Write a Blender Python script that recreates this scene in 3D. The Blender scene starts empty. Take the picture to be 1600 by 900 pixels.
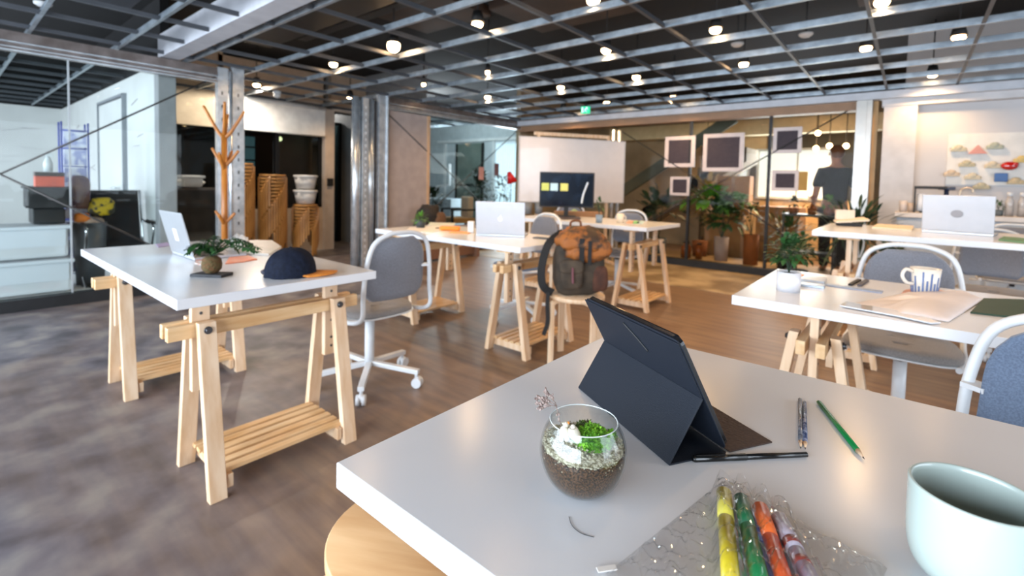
import bpy, bmesh, math, random
from math import sin, cos, pi, radians, sqrt, atan2, tan
from mathutils import Vector, Matrix
random.seed(7)
SC = bpy.context.scene
COL = SC.collection
V = Vector

# ------------------------------------------------------------------ camera
FPX, CX, CY, EYE = 750.0, 800.0, 321.0, 1.17
YAW, PITCH, ROLL = radians(39.63), 0.046, 0.0228
_F0 = V((-sin(YAW), cos(YAW), 0)); _R0 = V((cos(YAW), sin(YAW), 0)); _U0 = V((0, 0, 1))
CF = _F0*cos(PITCH) - _U0*sin(PITCH); _U1 = _U0*cos(PITCH) + _F0*sin(PITCH)
CR = _R0*cos(ROLL) + _U1*sin(ROLL); CU = _U1*cos(ROLL) - _R0*sin(ROLL)
cam_d = bpy.data.cameras.new('camera'); cam = bpy.data.objects.new('camera', cam_d); COL.objects.link(cam)
cam.matrix_world = Matrix(((CR.x, CU.x, -CF.x, 0), (CR.y, CU.y, -CF.y, 0), (CR.z, CU.z, -CF.z, EYE), (0, 0, 0, 1)))
cam_d.sensor_width = 36; cam_d.sensor_fit = 'HORIZONTAL'; cam_d.lens = FPX/1600*36
cam_d.shift_y = (CY-450)/1600
cam_d.clip_start = 0.02; cam_d.clip_end = 200
cam_d.dof.use_dof = True; cam_d.dof.focus_distance = 0.70; cam_d.dof.aperture_fstop = 4.6
SC.camera = cam

def at(px, py, axis, val):
    """where the sight line through a photo point meets the plane axis=val"""
    d = CF + CR*((px-CX)/FPX) + CU*((CY-py)/FPX)
    t = (val - (0, 0, EYE)[axis])/d[axis]
    return V((0, 0, EYE)) + d*t

# ------------------------------------------------------------------ view, world, daylight
SC.view_settings.view_transform = 'Standard'; SC.view_settings.look = 'None'
SC.view_settings.gamma = 1; SC.view_settings.use_curve_mapping = False
SC.view_settings.exposure = 0.0
W = bpy.data.worlds.new('world'); SC.world = W; W.use_nodes = True
W.node_tree.nodes['Background'].inputs[0].default_value = (.62, .75, 1, 1)
W.node_tree.nodes['Background'].inputs[1].default_value = 1.0
def area(name, loc, rot, sx, sy, power, col):
    l = bpy.data.lights.new(name, 'AREA'); l.shape = 'RECTANGLE'; l.size = sx; l.size_y = sy
    l.energy = power; l.color = col
    o = bpy.data.objects.new(name, l); COL.objects.link(o); o.location = loc; o.rotation_euler = rot
    return o
# daylight entering through the real window openings
area('daylight_front_windows', (-2.2, -2.75, 1.35), (radians(90), 0, 0), 7.0, 1.9, 640, (.78, .88, 1))
area('daylight_right_windows', (3.35, 2.2, 1.35), (radians(90), 0, radians(90)), 4.0, 1.8, 130, (.80, .90, 1))
area('daylight_left_room', (-8.6, -2.8, 1.4), (radians(90), 0, 0), 4.6, 1.8, 230, (.82, .90, 1))
area('daylight_back_room', (-1.4, 9.4, 1.5), (radians(90), 0, radians(180)), 1.8, 1.0, 60, (.80, .90, 1))
area('daylight_side_room', (-6.95, 8.58, 1.2), (radians(90), 0, radians(180)), 1.4, 1.6, 110, (.75, .88, 1))

# ------------------------------------------------------------------ materials
def hexc(h):
    h = h.lstrip('#'); o = []
    for i in (0, 2, 4):
        c = int(h[i:i+2], 16)/255; o.append(c/12.92 if c <= .04045 else ((c+.055)/1.055)**2.4)
    return (o[0], o[1], o[2], 1)
MATS = {}
def mat(name, c1, rough=.5, metal=0., c2=None, scale=8., bump=0., stretch=(1, 1, 1), detail=3., spec=.5, contrast=(.35, .65), coat=0., bscale=None, trans=0., sheen=0., sss=0.):
    if name in MATS: return MATS[name]
    m = bpy.data.materials.new(name); m.use_nodes = True; nt = m.node_tree; b = nt.nodes['Principled BSDF']
    c1 = hexc(c1)
    if c2 is None:
        c2 = tuple(x*.88 for x in c1[:3]) + (1,)
    else: c2 = hexc(c2)
    tc = nt.nodes.new('ShaderNodeTexCoord'); mp = nt.nodes.new('ShaderNodeMapping'); mp.inputs['Scale'].default_value = stretch
    nz = nt.nodes.new('ShaderNodeTexNoise'); nz.inputs['Scale'].default_value = scale; nz.inputs['Detail'].default_value = detail
    rp = nt.nodes.new('ShaderNodeValToRGB'); e = rp.color_ramp.elements
    e[0].position, e[1].position = contrast; e[0].color, e[1].color = c1, c2
    L = nt.links.new
    L(tc.outputs['Object'], mp.inputs[0]); L(mp.outputs[0], nz.inputs['Vector']); L(nz.outputs['Fac'], rp.inputs[0]); L(rp.outputs[0], b.inputs['Base Color'])
    b.inputs['Roughness'].default_value = rough; b.inputs['Metallic'].default_value = metal
    b.inputs['Specular IOR Level'].default_value = spec; b.inputs['Coat Weight'].default_value = coat
    if sheen: b.inputs['Sheen Weight'].default_value = sheen
    if trans: b.inputs['Transmission Weight'].default_value = trans
    if bump:
        n2 = nz
        if bscale:
            n2 = nt.nodes.new('ShaderNodeTexNoise'); n2.inputs['Scale'].default_value = bscale; L(mp.outputs[0], n2.inputs['Vector'])
        bp = nt.nodes.new('ShaderNodeBump'); bp.inputs['Strength'].default_value = bump; bp.inputs['Distance'].default_value = .01
        L(n2.outputs['Fac'], bp.inputs['Height']); L(bp.outputs[0], b.inputs['Normal'])
    MATS[name] = m; return m
def emit(name, col, s):
    if name in MATS: return MATS[name]
    m = bpy.data.materials.new(name); m.use_nodes = True; nt = m.node_tree; b = nt.nodes['Principled BSDF']
    b.inputs['Base Color'].default_value = hexc(col); b.inputs['Emission Color'].default_value = hexc(col); b.inputs['Emission Strength'].default_value = s
    MATS[name] = m; return m
def pane(name, tint='#ffffff', refl=1., ior=1.45, rough=0.):
    """clear sheet: see-through with Fresnel reflection"""
    if name in MATS: return MATS[name]
    m = bpy.data.materials.new(name); m.use_nodes = True; nt = m.node_tree; nt.nodes.clear()
    out = nt.nodes.new('ShaderNodeOutputMaterial'); mx = nt.nodes.new('ShaderNodeMixShader'); tr = nt.nodes.new('ShaderNodeBsdfTransparent')
    gl = nt.nodes.new('ShaderNodeBsdfGlossy'); gl.inputs['Roughness'].default_value = rough; tr.inputs[0].default_value = hexc(tint)
    lw = nt.nodes.new('ShaderNodeLayerWeight'); lw.inputs[0].default_value = .5
    pw = nt.nodes.new('ShaderNodeMath'); pw.operation = 'POWER'; pw.inputs[1].default_value = 4.5; fr = nt.nodes.new('ShaderNodeMath'); fr.operation = 'MULTIPLY_ADD'; fr.inputs[1].default_value = .95; fr.inputs[2].default_value = ((ior-1)/(ior+1))**2
    nt.links.new(lw.outputs['Facing'], pw.inputs[0]); nt.links.new(pw.outputs[0], fr.inputs[0])
    mu = nt.nodes.new('ShaderNodeMath'); mu.operation = 'MULTIPLY'; mu.inputs[1].default_value = refl; mu.use_clamp = True
    L = nt.links.new; L(fr.outputs[0], mu.inputs[0]); L(mu.outputs[0], mx.inputs[0]); L(tr.outputs[0], mx.inputs[1]); L(gl.outputs[0], mx.inputs[2]); L(mx.outputs[0], out.inputs[0])
    MATS[name] = m; return m

def milky(name, col, op=.5):
    if name in MATS: return MATS[name]
    m = bpy.data.materials.new(name); m.use_nodes = True; nt = m.node_tree; b = nt.nodes['Principled BSDF']; out = nt.nodes['Material Output']
    b.inputs['Base Color'].default_value = hexc(col); b.inputs['Roughness'].default_value = .35
    tr = nt.nodes.new('ShaderNodeBsdfTransparent'); mx = nt.nodes.new('ShaderNodeMixShader'); mx.inputs[0].default_value = op
    nt.links.new(tr.outputs[0], mx.inputs[1]); nt.links.new(b.outputs[0], mx.inputs[2]); nt.links.new(mx.outputs[0], out.inputs[0])
    MATS[name] = m; return m
M = {}
def setup_mats():
    M['white_lam'] = mat('white laminate', '#d9dadc', .22, c2='#d2d3d6', scale=2.5, spec=.55)
    M['desk_edge'] = M['white_lam']
    M['birch'] = mat('pale birch', '#e2c7a8', .42, c2='#d0ab84', scale=3, stretch=(9, 9, 1.2), detail=5, bump=.06)
    M['birchy'] = mat('pale birch slats', '#dfbd90', .45, c2='#c99c68', scale=3, stretch=(9, 1.2, 9), detail=5, bump=.06)
    M['ply'] = mat('birch plywood', '#d6ae80', .4, c2='#bb8c5c', scale=2.2, stretch=(1, 7, 1), detail=5, bump=.03)
    M['rackwood'] = mat('orange beech', '#b9752e', .38, c2='#9a5c20', scale=3, stretch=(9, 9, 1.2), detail=4)
    M['stoolwood'] = mat('golden birch stool wood', '#c28c4c', .45, c2='#a06c32', scale=3, stretch=(9, 9, 1.2), detail=4)
    M['steel'] = mat('galvanised steel', '#dfe5e9', .27, .72, c2='#bcc4ca', scale=14, detail=4, bump=.05)
    M['grid'] = mat('grid rail steel', '#aab4bc', .38, .7, c2='#8c969e', scale=12)
    M['chrome'] = mat('chrome', '#d8dadd', .12, 1.)
    M['white_metal'] = mat('white powder coated metal', '#d3d6d8', .35, c2='#c9ccce', spec=.5)
    M['beam'] = mat('white painted beam', '#b4b6bb', .6, c2='#a6a8ae', scale=5)
    M['wall'] = mat('white painted wall', '#c9c6c4', .75, c2='#bfbcba', scale=2)
    M['whitewall'] = mat('bright white wall', '#dcdcda', .6, c2='#d2d2d0', scale=2)
    M['black'] = mat('matt black', '#0d0e10', .6, c2='#17181a')
    M['blackmetal'] = mat('black metal', '#101113', .4, .3)
    M['ceil'] = mat('dark painted ceiling', '#08090b', .9, c2='#101011', scale=4)
    M['duct'] = mat('dark grey duct', '#121518', .6, c2='#1c1e20', scale=3)
    M['fabric'] = mat('grey chair fabric', '#7c7f88', .9, c2='#696c74', scale=260, detail=2, bump=.15, sheen=.2)
    M['seatfab'] = mat('grey seat fabric', '#86827f', .9, c2='#75716f', scale=220, detail=2, bump=.15, sheen=.2)
    M['bluefab'] = mat('blue grey fabric', '#66758a', .9, c2='#556277', scale=260, detail=2, bump=.15, sheen=.2)
    M['silver'] = mat('brushed aluminium', '#b4b7bb', .32, .6, c2='#b1b4b8', scale=20)
    M['silverlt'] = mat('light aluminium shell', '#b9bbc0', .4, .3, c2='#b6b8bd', scale=20)
    M['leaf'] = mat('dark green leaf', '#2f5a2a', .5, c2='#1c3d1c', scale=12)
    M['leafb'] = mat('bright green leaf', '#5f9a34', .5, c2='#3c7426', scale=12)
    M['leafd'] = mat('deep green leaf', '#1f3d24', .5, c2='#14291a', scale=12)
    M['soil'] = mat('soil', '#4a3626', .95, c2='#2a1e15', scale=90, bump=.5)
    M['paper'] = mat('white paper', '#e4e0da', .7, c2='#dcd8d2')
    M['card'] = mat('brown cardboard', '#a27a4e', .8, c2='#8e683f', scale=4)
    M['glass'] = pane('clear glass', '#f4f8f7', .25)
    M['glassb'] = pane('clear glass back', '#f8f6f0', .09)
setup_mats()

# ------------------------------------------------------------------ mesh builder
class MB:
    def __init__(s): s.bm = bmesh.new(); s.smooth = False
    def _xf(s, vs, mtx):
        if mtx is not None:
            for v in vs: v.co = mtx @ v.co
    def box(s, c, d, rz=0, m=None, bev=0.):
        g = bmesh.ops.create_cube(s.bm, size=1); vs = g['verts']
        for v in vs: v.co = V((v.co.x*d[0], v.co.y*d[1], v.co.z*d[2]))
        if bev:
            es = list({e for v in vs for e in v.link_edges})
            r = bmesh.ops.bevel(s.bm, geom=es, offset=bev, segments=2, affect='EDGES', profile=.6)
            vs = list({v for f in r['faces'] for v in f.verts} | {v for v in vs if v.is_valid})
        R = Matrix.Translation(c) @ Matrix.Rotation(rz, 4, 'Z')
        if m is not None: R = Matrix.Translation(c) @ m.to_4x4()
        s._xf(vs, R); return s
    def beam(s, a, b, w, t, up=(0, 0, 1), bev=0.):
        """board from a to b; w across, t along the up-ish axis"""
        a = V(a); b = V(b); z = (b-a).normalized(); x = V(up).cross(z)
        if x.length < 1e-4: x = V((1, 0, 0))
        x.normalize(); y = z.cross(x)
        m = Matrix((x, y, z)).transposed()
        return s.box((a+b)/2, (w, t, (b-a).length), m=m, bev=bev)
    def cyl(s, a, b, r0, r1=None, n=16, caps=True):
        a = V(a); b = V(b); r1 = r0 if r1 is None else r1
        z = (b-a).normalized(); x = z.orthogonal().normalized(); y = z.cross(x)
        A = [s.bm.verts.new(a + (x*cos(2*pi*i/n)+y*sin(2*pi*i/n))*r0) for i in range(n)]
        B = [s.bm.verts.new(b + (x*cos(2*pi*i/n)+y*sin(2*pi*i/n))*r1) for i in range(n)]
        for i in range(n):
            f = s.bm.faces.new((A[i], A[(i+1) % n], B[(i+1) % n], B[i])); f.smooth = True
        if caps: s.bm.faces.new(A[::-1]); s.bm.faces.new(B)
        return s
    def lathe(s, prof, c=(0, 0, 0), n=32, sx=1., sy=1., cap=True):
        rings = []
        for r, z in prof:
            rings.append([s.bm.verts.new((c[0]+max(r, 1e-5)*cos(2*pi*i/n)*sx, c[1]+max(r, 1e-5)*sin(2*pi*i/n)*sy, c[2]+z)) for i in range(n)])
        for a, b in zip(rings, rings[1:]):
            for i in range(n):
                f = s.bm.faces.new((a[i], a[(i+1) % n], b[(i+1) % n], b[i])); f.smooth = True
        if cap:
            s.bm.faces.new(rings[0][::-1]); s.bm.faces.new(rings[-1])
        return s
    def tube(s, pts, r, n=10, closed=False, res=6, flat=None):
        P = [V(p) for p in pts]
        if res > 1: P = catmull(P, res, closed)
        k = len(P); rr = r if callable(r) else (lambda t: r)
        rings = []; prev = None
        for i, p in enumerate(P):
            if closed: t = (P[(i+1) % k]-P[i-1]).normalized()
            else: t = (P[min(i+1, k-1)]-P[max(i-1, 0)]).normalized()
            if prev is None: x = t.orthogonal().normalized()
            else:
                x = prev - t*prev.dot(t)
                x = x.normalized() if x.length > 1e-6 else t.orthogonal().normalized()
            prev = x; y = t.cross(x); q = rr(i/(k-1))
            rings.append([s.bm.verts.new(p+(x*cos(2*pi*j/n)+y*sin(2*pi*j/n))*q) for j in range(n)])
        pr = list(zip(rings, rings[1:])) + ([(rings[-1], rings[0])] if closed else [])
        for a, b in pr:
            for j in range(n):
                f = s.bm.faces.new((a[j], a[(j+1) % n], b[(j+1) % n], b[j])); f.smooth = True
        if not closed: s.bm.faces.new(rings[0][::-1]); s.bm.faces.new(rings[-1])
        return s
    def sph(s, c, r, seg=16, sc=(1, 1, 1), m=None):
        g = bmesh.ops.create_uvsphere(s.bm, u_segments=seg, v_segments=max(6, seg//2), radius=r)
        for v in g['verts']:
            q = V((v.co.x*sc[0], v.co.y*sc[1], v.co.z*sc[2]))
            if m is not None: q = m @ q
            v.co = q+V(c)
        for f in {f for v in g['verts'] for f in v.link_faces}: f.smooth = True
        return s
    def prism(s, poly, vec, base=None):
        """poly: list of 3D points, extruded by vec"""
        A = [s.bm.verts.new(V(p)) for p in poly]; B = [s.bm.verts.new(V(p)+V(vec)) for p in poly]
        n = len(A); s.bm.faces.new(A[::-1]); s.bm.faces.new(B)
        for i in range(n): s.bm.faces.new((A[i], A[(i+1) % n], B[(i+1) % n], B[i]))
        return s
    def leaf(s, p, d, L, w, droop=.3, up=(0, 0, 1)):
        p = V(p); d = V(d).normalized(); sd = d.cross(V(up))
        if sd.length < .05: sd = d.cross(V((1, 0, 0)))
        sd.normalize(); nn = sd.cross(d)
        c = [p, p+d*L*.35-nn*0+V((0, 0, -droop*L*.08)), p+d*L*.7+V((0, 0, -droop*L*.3)), p+d*L+V((0, 0, -droop*L*.65))]
        a = s.bm.verts.new(c[0]); e = s.bm.verts.new(c[3])
        l1 = s.bm.verts.new(c[1]+sd*w*.5+nn*w*.1); r1 = s.bm.verts.new(c[1]-sd*w*.5+nn*w*.1); m1 = s.bm.verts.new(c[1])
        l2 = s.bm.verts.new(c[2]+sd*w*.4+nn*w*.08); r2 = s.bm.verts.new(c[2]-sd*w*.4+nn*w*.08); m2 = s.bm.verts.new(c[2])
        for f in ((a, l1, m1), (a, m1, r1), (l1, l2, m2, m1), (m1, m2, r2, r1), (l2, e, m2), (m2, e, r2)):
            s.bm.faces.new(f).smooth = True
        return s
    def build(s, name, m, parent=None, bevel=0., subs=0, fixn=True):
        me = bpy.data.meshes.new(name)
        if fixn: bmesh.ops.recalc_face_normals(s.bm, faces=s.bm.faces)
        s.bm.to_mesh(me); s.bm.free()
        o = bpy.data.objects.new(name, me); COL.objects.link(o); me.materials.append(m)
        if parent is not None: o.parent = parent
        if bevel:
            b = o.modifiers.new('bevel', 'BEVEL'); b.width = bevel; b.segments = 2; b.limit_method = 'ANGLE'; b.angle_limit = radians(40)
        if subs:
            b = o.modifiers.new('subd', 'SUBSURF'); b.levels = subs; b.render_levels = subs
        return o
def catmull(P, res, closed=False):
    out = []; k = len(P); rng = range(k if closed else k-1)
    for i in rng:
        if closed: a, b, c, d = P[i-1], P[i], P[(i+1) % k], P[(i+2) % k]
        else: a, b, c, d = P[max(i-1, 0)], P[i], P[i+1], P[min(i+2, k-1)]
        for j in range(res):
            t = j/res; out.append(.5*((2*b)+(c-a)*t+(2*a-5*b+4*c-d)*t*t+(-a+3*b-3*c+d)*t**3))
    if not closed: out.append(P[-1])
    return out
def thing(name, label, cat, loc=(0, 0, 0), rz=0., group=None):
    o = bpy.data.objects.new(name, None); COL.objects.link(o); o.location = loc; o.rotation_euler = (0, 0, rz)
    o.empty_display_size = .05; o['label'] = label; o['category'] = cat
    if group: o['group'] = group
    return o
def tag(o, label, cat, group=None, kind=None):
    o['label'] = label; o['category'] = cat
    if group: o['group'] = group
    if kind: o['kind'] = kind
    return o
def struct(name, mb, m, **k):
    o = mb.build(name, m, **k); o['kind'] = 'structure'; return o
def dup(r, loc, rz, label, group=None):
    def cp(o, par):
        c = o.copy(); COL.objects.link(c); c.parent = par
        for ch in kids[o.name]: cp(ch, c)
        return c
    kids = {}
    def walk(o):
        kids[o.name] = list(o.children)
        for ch in o.children: walk(ch)
    walk(r)
    c = cp(r, None); c.location = loc; c.rotation_euler = (0, 0, rz); c['label'] = label
    if group: c['group'] = group
    return c
# ================================================================== SETTING
XL = -5.75      # left glazed partition
YB = 7.15       # back glazed partition
GZ = 2.34       # suspended grid level

def floor_mat():
    m = bpy.data.materials.new('worn vinyl floor'); m.use_nodes = True; nt = m.node_tree; b = nt.nodes['Principled BSDF']; L = nt.links.new
    tc = nt.nodes.new('ShaderNodeTexCoord')
    def noise(sc, st=(1, 1, 1), det=5, dist=0.):
        mp = nt.nodes.new('ShaderNodeMapping'); mp.inputs['Scale'].default_value = st; L(tc.outputs['Object'], mp.inputs[0])
        n = nt.nodes.new('ShaderNodeTexNoise'); n.inputs['Scale'].default_value = sc; n.inputs['Detail'].default_value = det; n.inputs['Distortion'].default_value = dist
        L(mp.outputs[0], n.inputs['Vector']); return n
    def ramp(n, *st):
        r = nt.nodes.new('ShaderNodeValToRGB'); e = r.color_ramp.elements
        while len(e) < len(st): e.new(.5)
        for k, (p, c) in enumerate(st): e[k].position = p; e[k].color = hexc(c)
        L(n, r.inputs[0]); return r
    n1 = noise(4.6, det=14, dist=.15); r1 = ramp(n1.outputs['Fac'], (.34, '#4b484d'), (.5, '#68646a'), (.68, '#88837f'))
    n2 = noise(.75, det=3, dist=.4); r2 = ramp(n2.outputs['Fac'], (.46, '#000000'), (.56, '#ffffff'))
    n3 = noise(2.2, (1, 9, 1), 6); r3 = ramp(n3.outputs['Fac'], (.35, '#6c5646'), (.65, '#866c54'))
    mx = nt.nodes.new('ShaderNodeMix'); mx.data_type = 'RGBA'
    # grey daylight near, warm lamp light beyond the first desks, painted into the colour
    sep = nt.nodes.new('ShaderNodeSeparateXYZ'); L(tc.outputs['Object'], sep.inputs[0])
    ad = nt.nodes.new('ShaderNodeMath'); ad.operation = 'ADD'; L(sep.outputs['X'], ad.inputs[0]); L(sep.outputs['Y'], ad.inputs[1])
    mr = nt.nodes.new('ShaderNodeMapRange'); mr.inputs['From Min'].default_value = -1.4; mr.inputs['From Max'].default_value = .4; L(ad.outputs[0], mr.inputs['Value'])
    a2 = nt.nodes.new('ShaderNodeMath'); a2.operation = 'MULTIPLY_ADD'; a2.inputs[1].default_value = .35; L(r2.outputs[0], a2.inputs[0]); L(mr.outputs[0], a2.inputs[2]); a2.use_clamp = True
    L(a2.outputs[0], mx.inputs['Factor']); L(r1.outputs[0], mx.inputs[6]); L(r3.outputs[0], mx.inputs[7])
    L(mx.outputs[2], b.inputs['Base Color']); b.inputs['Roughness'].default_value = .42; b.inputs['Specular IOR Level'].default_value = .4
    bp = nt.nodes.new('ShaderNodeBump'); bp.inputs['Strength'].default_value = .12; bp.inputs['Distance'].default_value = .01; L(n1.outputs['Fac'], bp.inputs['Height']); L(bp.outputs[0], b.inputs['Normal'])
    return m
struct('floor', MB().box((-4.2, 4.2, -.05), (16.6, 15.2, .1)), floor_mat())
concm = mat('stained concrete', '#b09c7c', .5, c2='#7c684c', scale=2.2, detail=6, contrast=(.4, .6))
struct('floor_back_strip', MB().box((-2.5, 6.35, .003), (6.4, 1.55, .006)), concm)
struct('ceiling', MB().box((-4.2, 4.2, 3.05), (16.6, 15.2, .1)), M['ceil'])

# front wall with window openings (behind the camera), right wall with openings
w = MB(); w.box((-4.2, -2.95, .2), (16.6, .1, .4)); w.box((-4.2, -2.95, 2.65), (16.6, .1, .7))
for x in (-12.3, -11.2, -6.0, -2.4, 1.2, 4.0): w.box((x, -2.95, 1.35), (.24, .1, 1.9))
struct('wall_front', w, M['wall'])
for i, (x0, x1) in enumerate([(-5.88, -2.52), (-2.28, 1.08)]):
    w = MB()
    for z in (.42, 1.0, 2.28): w.box(((x0+x1)/2, -2.95, z), (x1-x0, .06, .04))
    for k in range(5): w.box((x0+(x1-x0)*k/4, -2.95, 1.35), (.04, .06, 1.86))
    struct('window_%d' % (i+1), w, M['blackmetal'])
w = MB(); w.box((3.6, 4.2, .2), (.1, 15.2, .4)); w.box((3.6, 4.2, 2.65), (.1, 15.2, .7)); w.box((3.6, -1.6, 1.35), (.1, 3.2, 1.9)); w.box((3.6, 8., 1.35), (.1, 7.4, 1.9))
struct('wall_right', w, M['wall'])
w = MB()
for z in (.42, 2.28): w.box((3.6, 2.15, z), (.06, 4.3, .04))
for k in range(5): w.box((3.6, .02+4.26*k/4, 1.35), (.06, .04, 1.86))
struct('window_3', w, M['blackmetal'])

# left far room behind the glass
struct('wall_left_far', MB().box((-11.9, 4.2, 1.16), (.1, 15.2, 2.32)), M['whitewall'])
struct('wall_left_upper', MB().box((-11.9, 4.2, 2.66), (.1, 15.2, .68)).box((-8.95, 1.56, 2.66), (5.9, .08, .68)), M['ceil'])
struct('wall_left_side', MB().box((-8.95, 1.56, 1.16), (5.9, .1, 2.32)), M['whitewall'])
t = thing('door_1', 'white door set flush in the white wall behind the left glass', 'door'); t['kind'] = 'structure'
MB().box((-8.0, 1.495, 1.05), (1.3, .03, 2.1)).build('door_leaf', M['whitewall'], t, bevel=.006)
MB().box((-8.68, 1.49, 1.07), (.03, .05, 2.15)).box((-7.33, 1.49, 1.07), (.03, .05, 2.15)).box((-8, 1.49, 2.13), (1.38, .05, .03)).build('door_frame', mat('door gap grey', '#8f9298', .6), t)
MB().cyl((-7.55, 1.48, 1.0), (-7.55, 1.41, 1.0), .012).cyl((-7.55, 1.42, 1.0), (-7.68, 1.42, 1.0), .01).build('door_handle', M['chrome'], t)
struct('trim_1', MB().box((-6.0, 1.56, 1.15), (.14, .16, 2.3), bev=.01), mat('grey end post', '#9b9a9c', .6))
# marker scribbles on the white wall
w = MB(); random.seed(3)
for k in range(16):
    y = random.uniform(-.3, 1.2); z = random.uniform(1.3, 1.95); L_ = random.uniform(.05, .25)
    w.beam((-11.845, y, z), (-11.845, y+L_, z+random.uniform(-.04, .04)), .012, .004)
for k in range(14):
    x = random.uniform(-10.6, -6.6); z = random.uniform(1.2, 2.0); L_ = random.uniform(.1, .4)
    w.beam((x, 1.507, z), (x+L_, 1.507, z+random.uniform(-.05, .05)), .01, .004)
o = w.build('marker_scribbles', mat('faint marker', '#a9a2a6', .6)); tag(o, 'faint marker scribbles on the white walls behind the left glass', 'scribble'); o['kind'] = 'structure'

# recess wall (dark window, blind), corridor
w = MB(); w.box((-7.55, 2.1, 2.43), (.1, 1.06, 1.14)); w.box((-7.55, 3.35, 2.6), (.1, 1.56, .56)); w.box((-7.55, 2.9, .35), (.1, 2.6, .7))
w.box((-7.55, 4.6, 2.65), (.1, .66, .66)); struct('wall_recess', w, mat('warm beige wall', '#c4b09a', .7))
struct('trim_2', MB().box((-7.5, 4.21, 1.16), (.14, .17, 2.32), bev=.008).box((-7.5, 3.35, 2.38), (.14, 1.9, .06)).box((-7.5, 4.6, 2.35), (.14, .66, .09)), mat('cream post', '#c2b3a4', .6))
t = thing('window_4', 'dark interior window behind the stacked stools', 'window'); t['kind'] = 'structure'
MB().box((-7.55, 2.87, 1.28), (.012, 2.5, 1.16)).build('pane', pane('recess glass', '#7f9494', 1.6), t)
w = MB()
for y in (1.64, 2.58, 3.4, 4.1): w.box((-7.55, y, 1.28), (.05, .05, 1.17))
w.box((-7.55, 2.87, .72), (.05, 2.5, .04)); w.build('frame', M['blackmetal'], t)
t = thing('roller_blind', 'white roller blind half lowered over the dark window behind the stools', 'blind', (-7.42, 3.36, 0))
MB().box((0, 0, 2.08), (.006, 1.52, .43)).build('blind_fabric', mat('blind fabric', '#f0eeea', .8), t)
MB().cyl((0, -.77, 2.31), (0, .77, 2.31), .03).build('roller_tube', M['white_metal'], t)
MB().cyl((0, -.76, 1.865), (0, .76, 1.865), .012).build('hem_bar', M['white_metal'], t)
tealm = mat('grey teal wall', '#5a6466', .7)
struct('wall_recess_back', MB().box((-9.9, 3.2, 1.5), (.1, 3.3, 3.)), tealm)
struct('wall_corridor', MB().box((-9.4, 4.6, 1.5), (.1, .66, 3.)).box((-8.5, 4.26, 1.5), (1.8, .06, 3.)), mat('corridor grey', '#84898d', .7))
struct('wall_corridor_side', MB().box((-8.9, 4.97, 1.5), (5.9, .08, 3.)), mat('corridor grey', '#84898d', .7))
t = thing('door_2', 'dark glass corridor door with long bar handle', 'door'); t['kind'] = 'structure'
MB().box((-8.3, 4.62, 1.1), (.02, .56, 2.2)).build('pane', pane('corridor glass', '#8fa3a5', 1.4), t)
MB().box((-8.3, 4.34, 1.1), (.05, .05, 2.2)).box((-8.3, 4.90, 1.1), (.05, .05, 2.2)).box((-8.3, 4.62, 2.2), (.05, .6, .05)).build('door_frame', M['blackmetal'], t)
MB().cyl((-8.24, 4.5, .75), (-8.24, 4.5, 1.35), .016).build('door_handle', M['blackmetal'], t)
o = MB().box((-7.41, 4.21, 1.12), (.03, .1, .13), bev=.006).build('card_reader', M['black']); tag(o, 'small black card reader box on the cream post beside the corridor', 'card reader')
o = MB().box((-9.34, 4.55, 1.2), (.02, .12, .1), bev=.004).build('push_plate', emit('green sign', '#1f9a6a', .6)); tag(o, 'small green lit sign at the back of the corridor', 'sign')
# window seen lit through the dark interior window
t = thing('window_5', 'bright paned window seen through the dark interior glass', 'window'); t['kind'] = 'structure'
MB().box((-9.83, 3.75, 1.5), (.02, .5, .9)).build('pane', emit('daylit pane', '#c4dbe6', .9), t)
MB().box((-9.81, 3.75, 1.5), (.03, .06, .95)).box((-9.81, 3.75, 1.5), (.03, .5, .03)).box((-9.81, 3.75, 1.75), (.03, .5, .03)).box((-9.81, 3.75, 1.25), (.03, .5, .03)).build('frame', M['blackmetal'], t)

# ---- left partition: header channel, sill, glass, studs
pinky = mat('brownish steel channel', '#8a807c', .35, .8, c2='#6f6560', scale=9)
def header(name, x0, x1, y0, y1, zt, ax):
    w = MB(); L_ = (y1-y0) if ax == 1 else (x1-x0); cx, cy = (x0+x1)/2, (y0+y1)/2
    d = (lambda t_, h: (t_, L_, h)) if ax == 1 else (lambda t_, h: (L_, t_, h))
    w.box((cx, cy, zt-.045), d(.10, .09)); w.box((cx, cy, zt-.105), d(.07, .04)); w.box((cx, cy, zt-.14), d(.10, .03))
    struct(name, w, pinky)
    w = MB(); o_ = .052
    for z, h in ((zt-.088, .012), (zt-.128, .010), (zt-.155, .012)):
        w.box((cx+(o_ if ax == 1 else 0), cy-(o_ if ax == 0 else 0), z), d(.012, h))
    return w
struct('trim_3', header('trim_4', XL, XL, -2.9, 2.1, 2.32, 1), M['steel'])
struct('trim_5', header('trim_6', XL, XL, 4.1, 7.12, 2.34, 1), M['steel'])
struct('trim_7', MB().box((XL, -.48, .05), (.12, 4.84, .1)).box((XL, 5.6, .05), (.12, 3.0, .1)), M['black'])
def glasspane(name, lab, c, d, m, joints=None):
    t = thing(name, lab, 'window'); t['kind'] = 'structure'
    MB().box(c, d).build('pane', m, t)
    if joints:
        w = MB()
        for j in joints: w.box(*j)
        w.build('joint', mat('silicone joint', '#a9aeb0', .4), t)
glasspane('window_6', 'large glazed partition on the left with steel header', (XL, -.48, 1.13), (.012, 4.8, 2.06), M['glass'], [((XL, .78, 1.13), (.016, .012, 2.06)), ((XL, -.9, 1.13), (.016, .012, 2.06))])
glasspane('window_7', 'glazed partition between the bundle of steel studs and the whiteboard', (XL, 5.97, 1.13), (.012, 2.2, 2.06), M['glass'])
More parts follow.
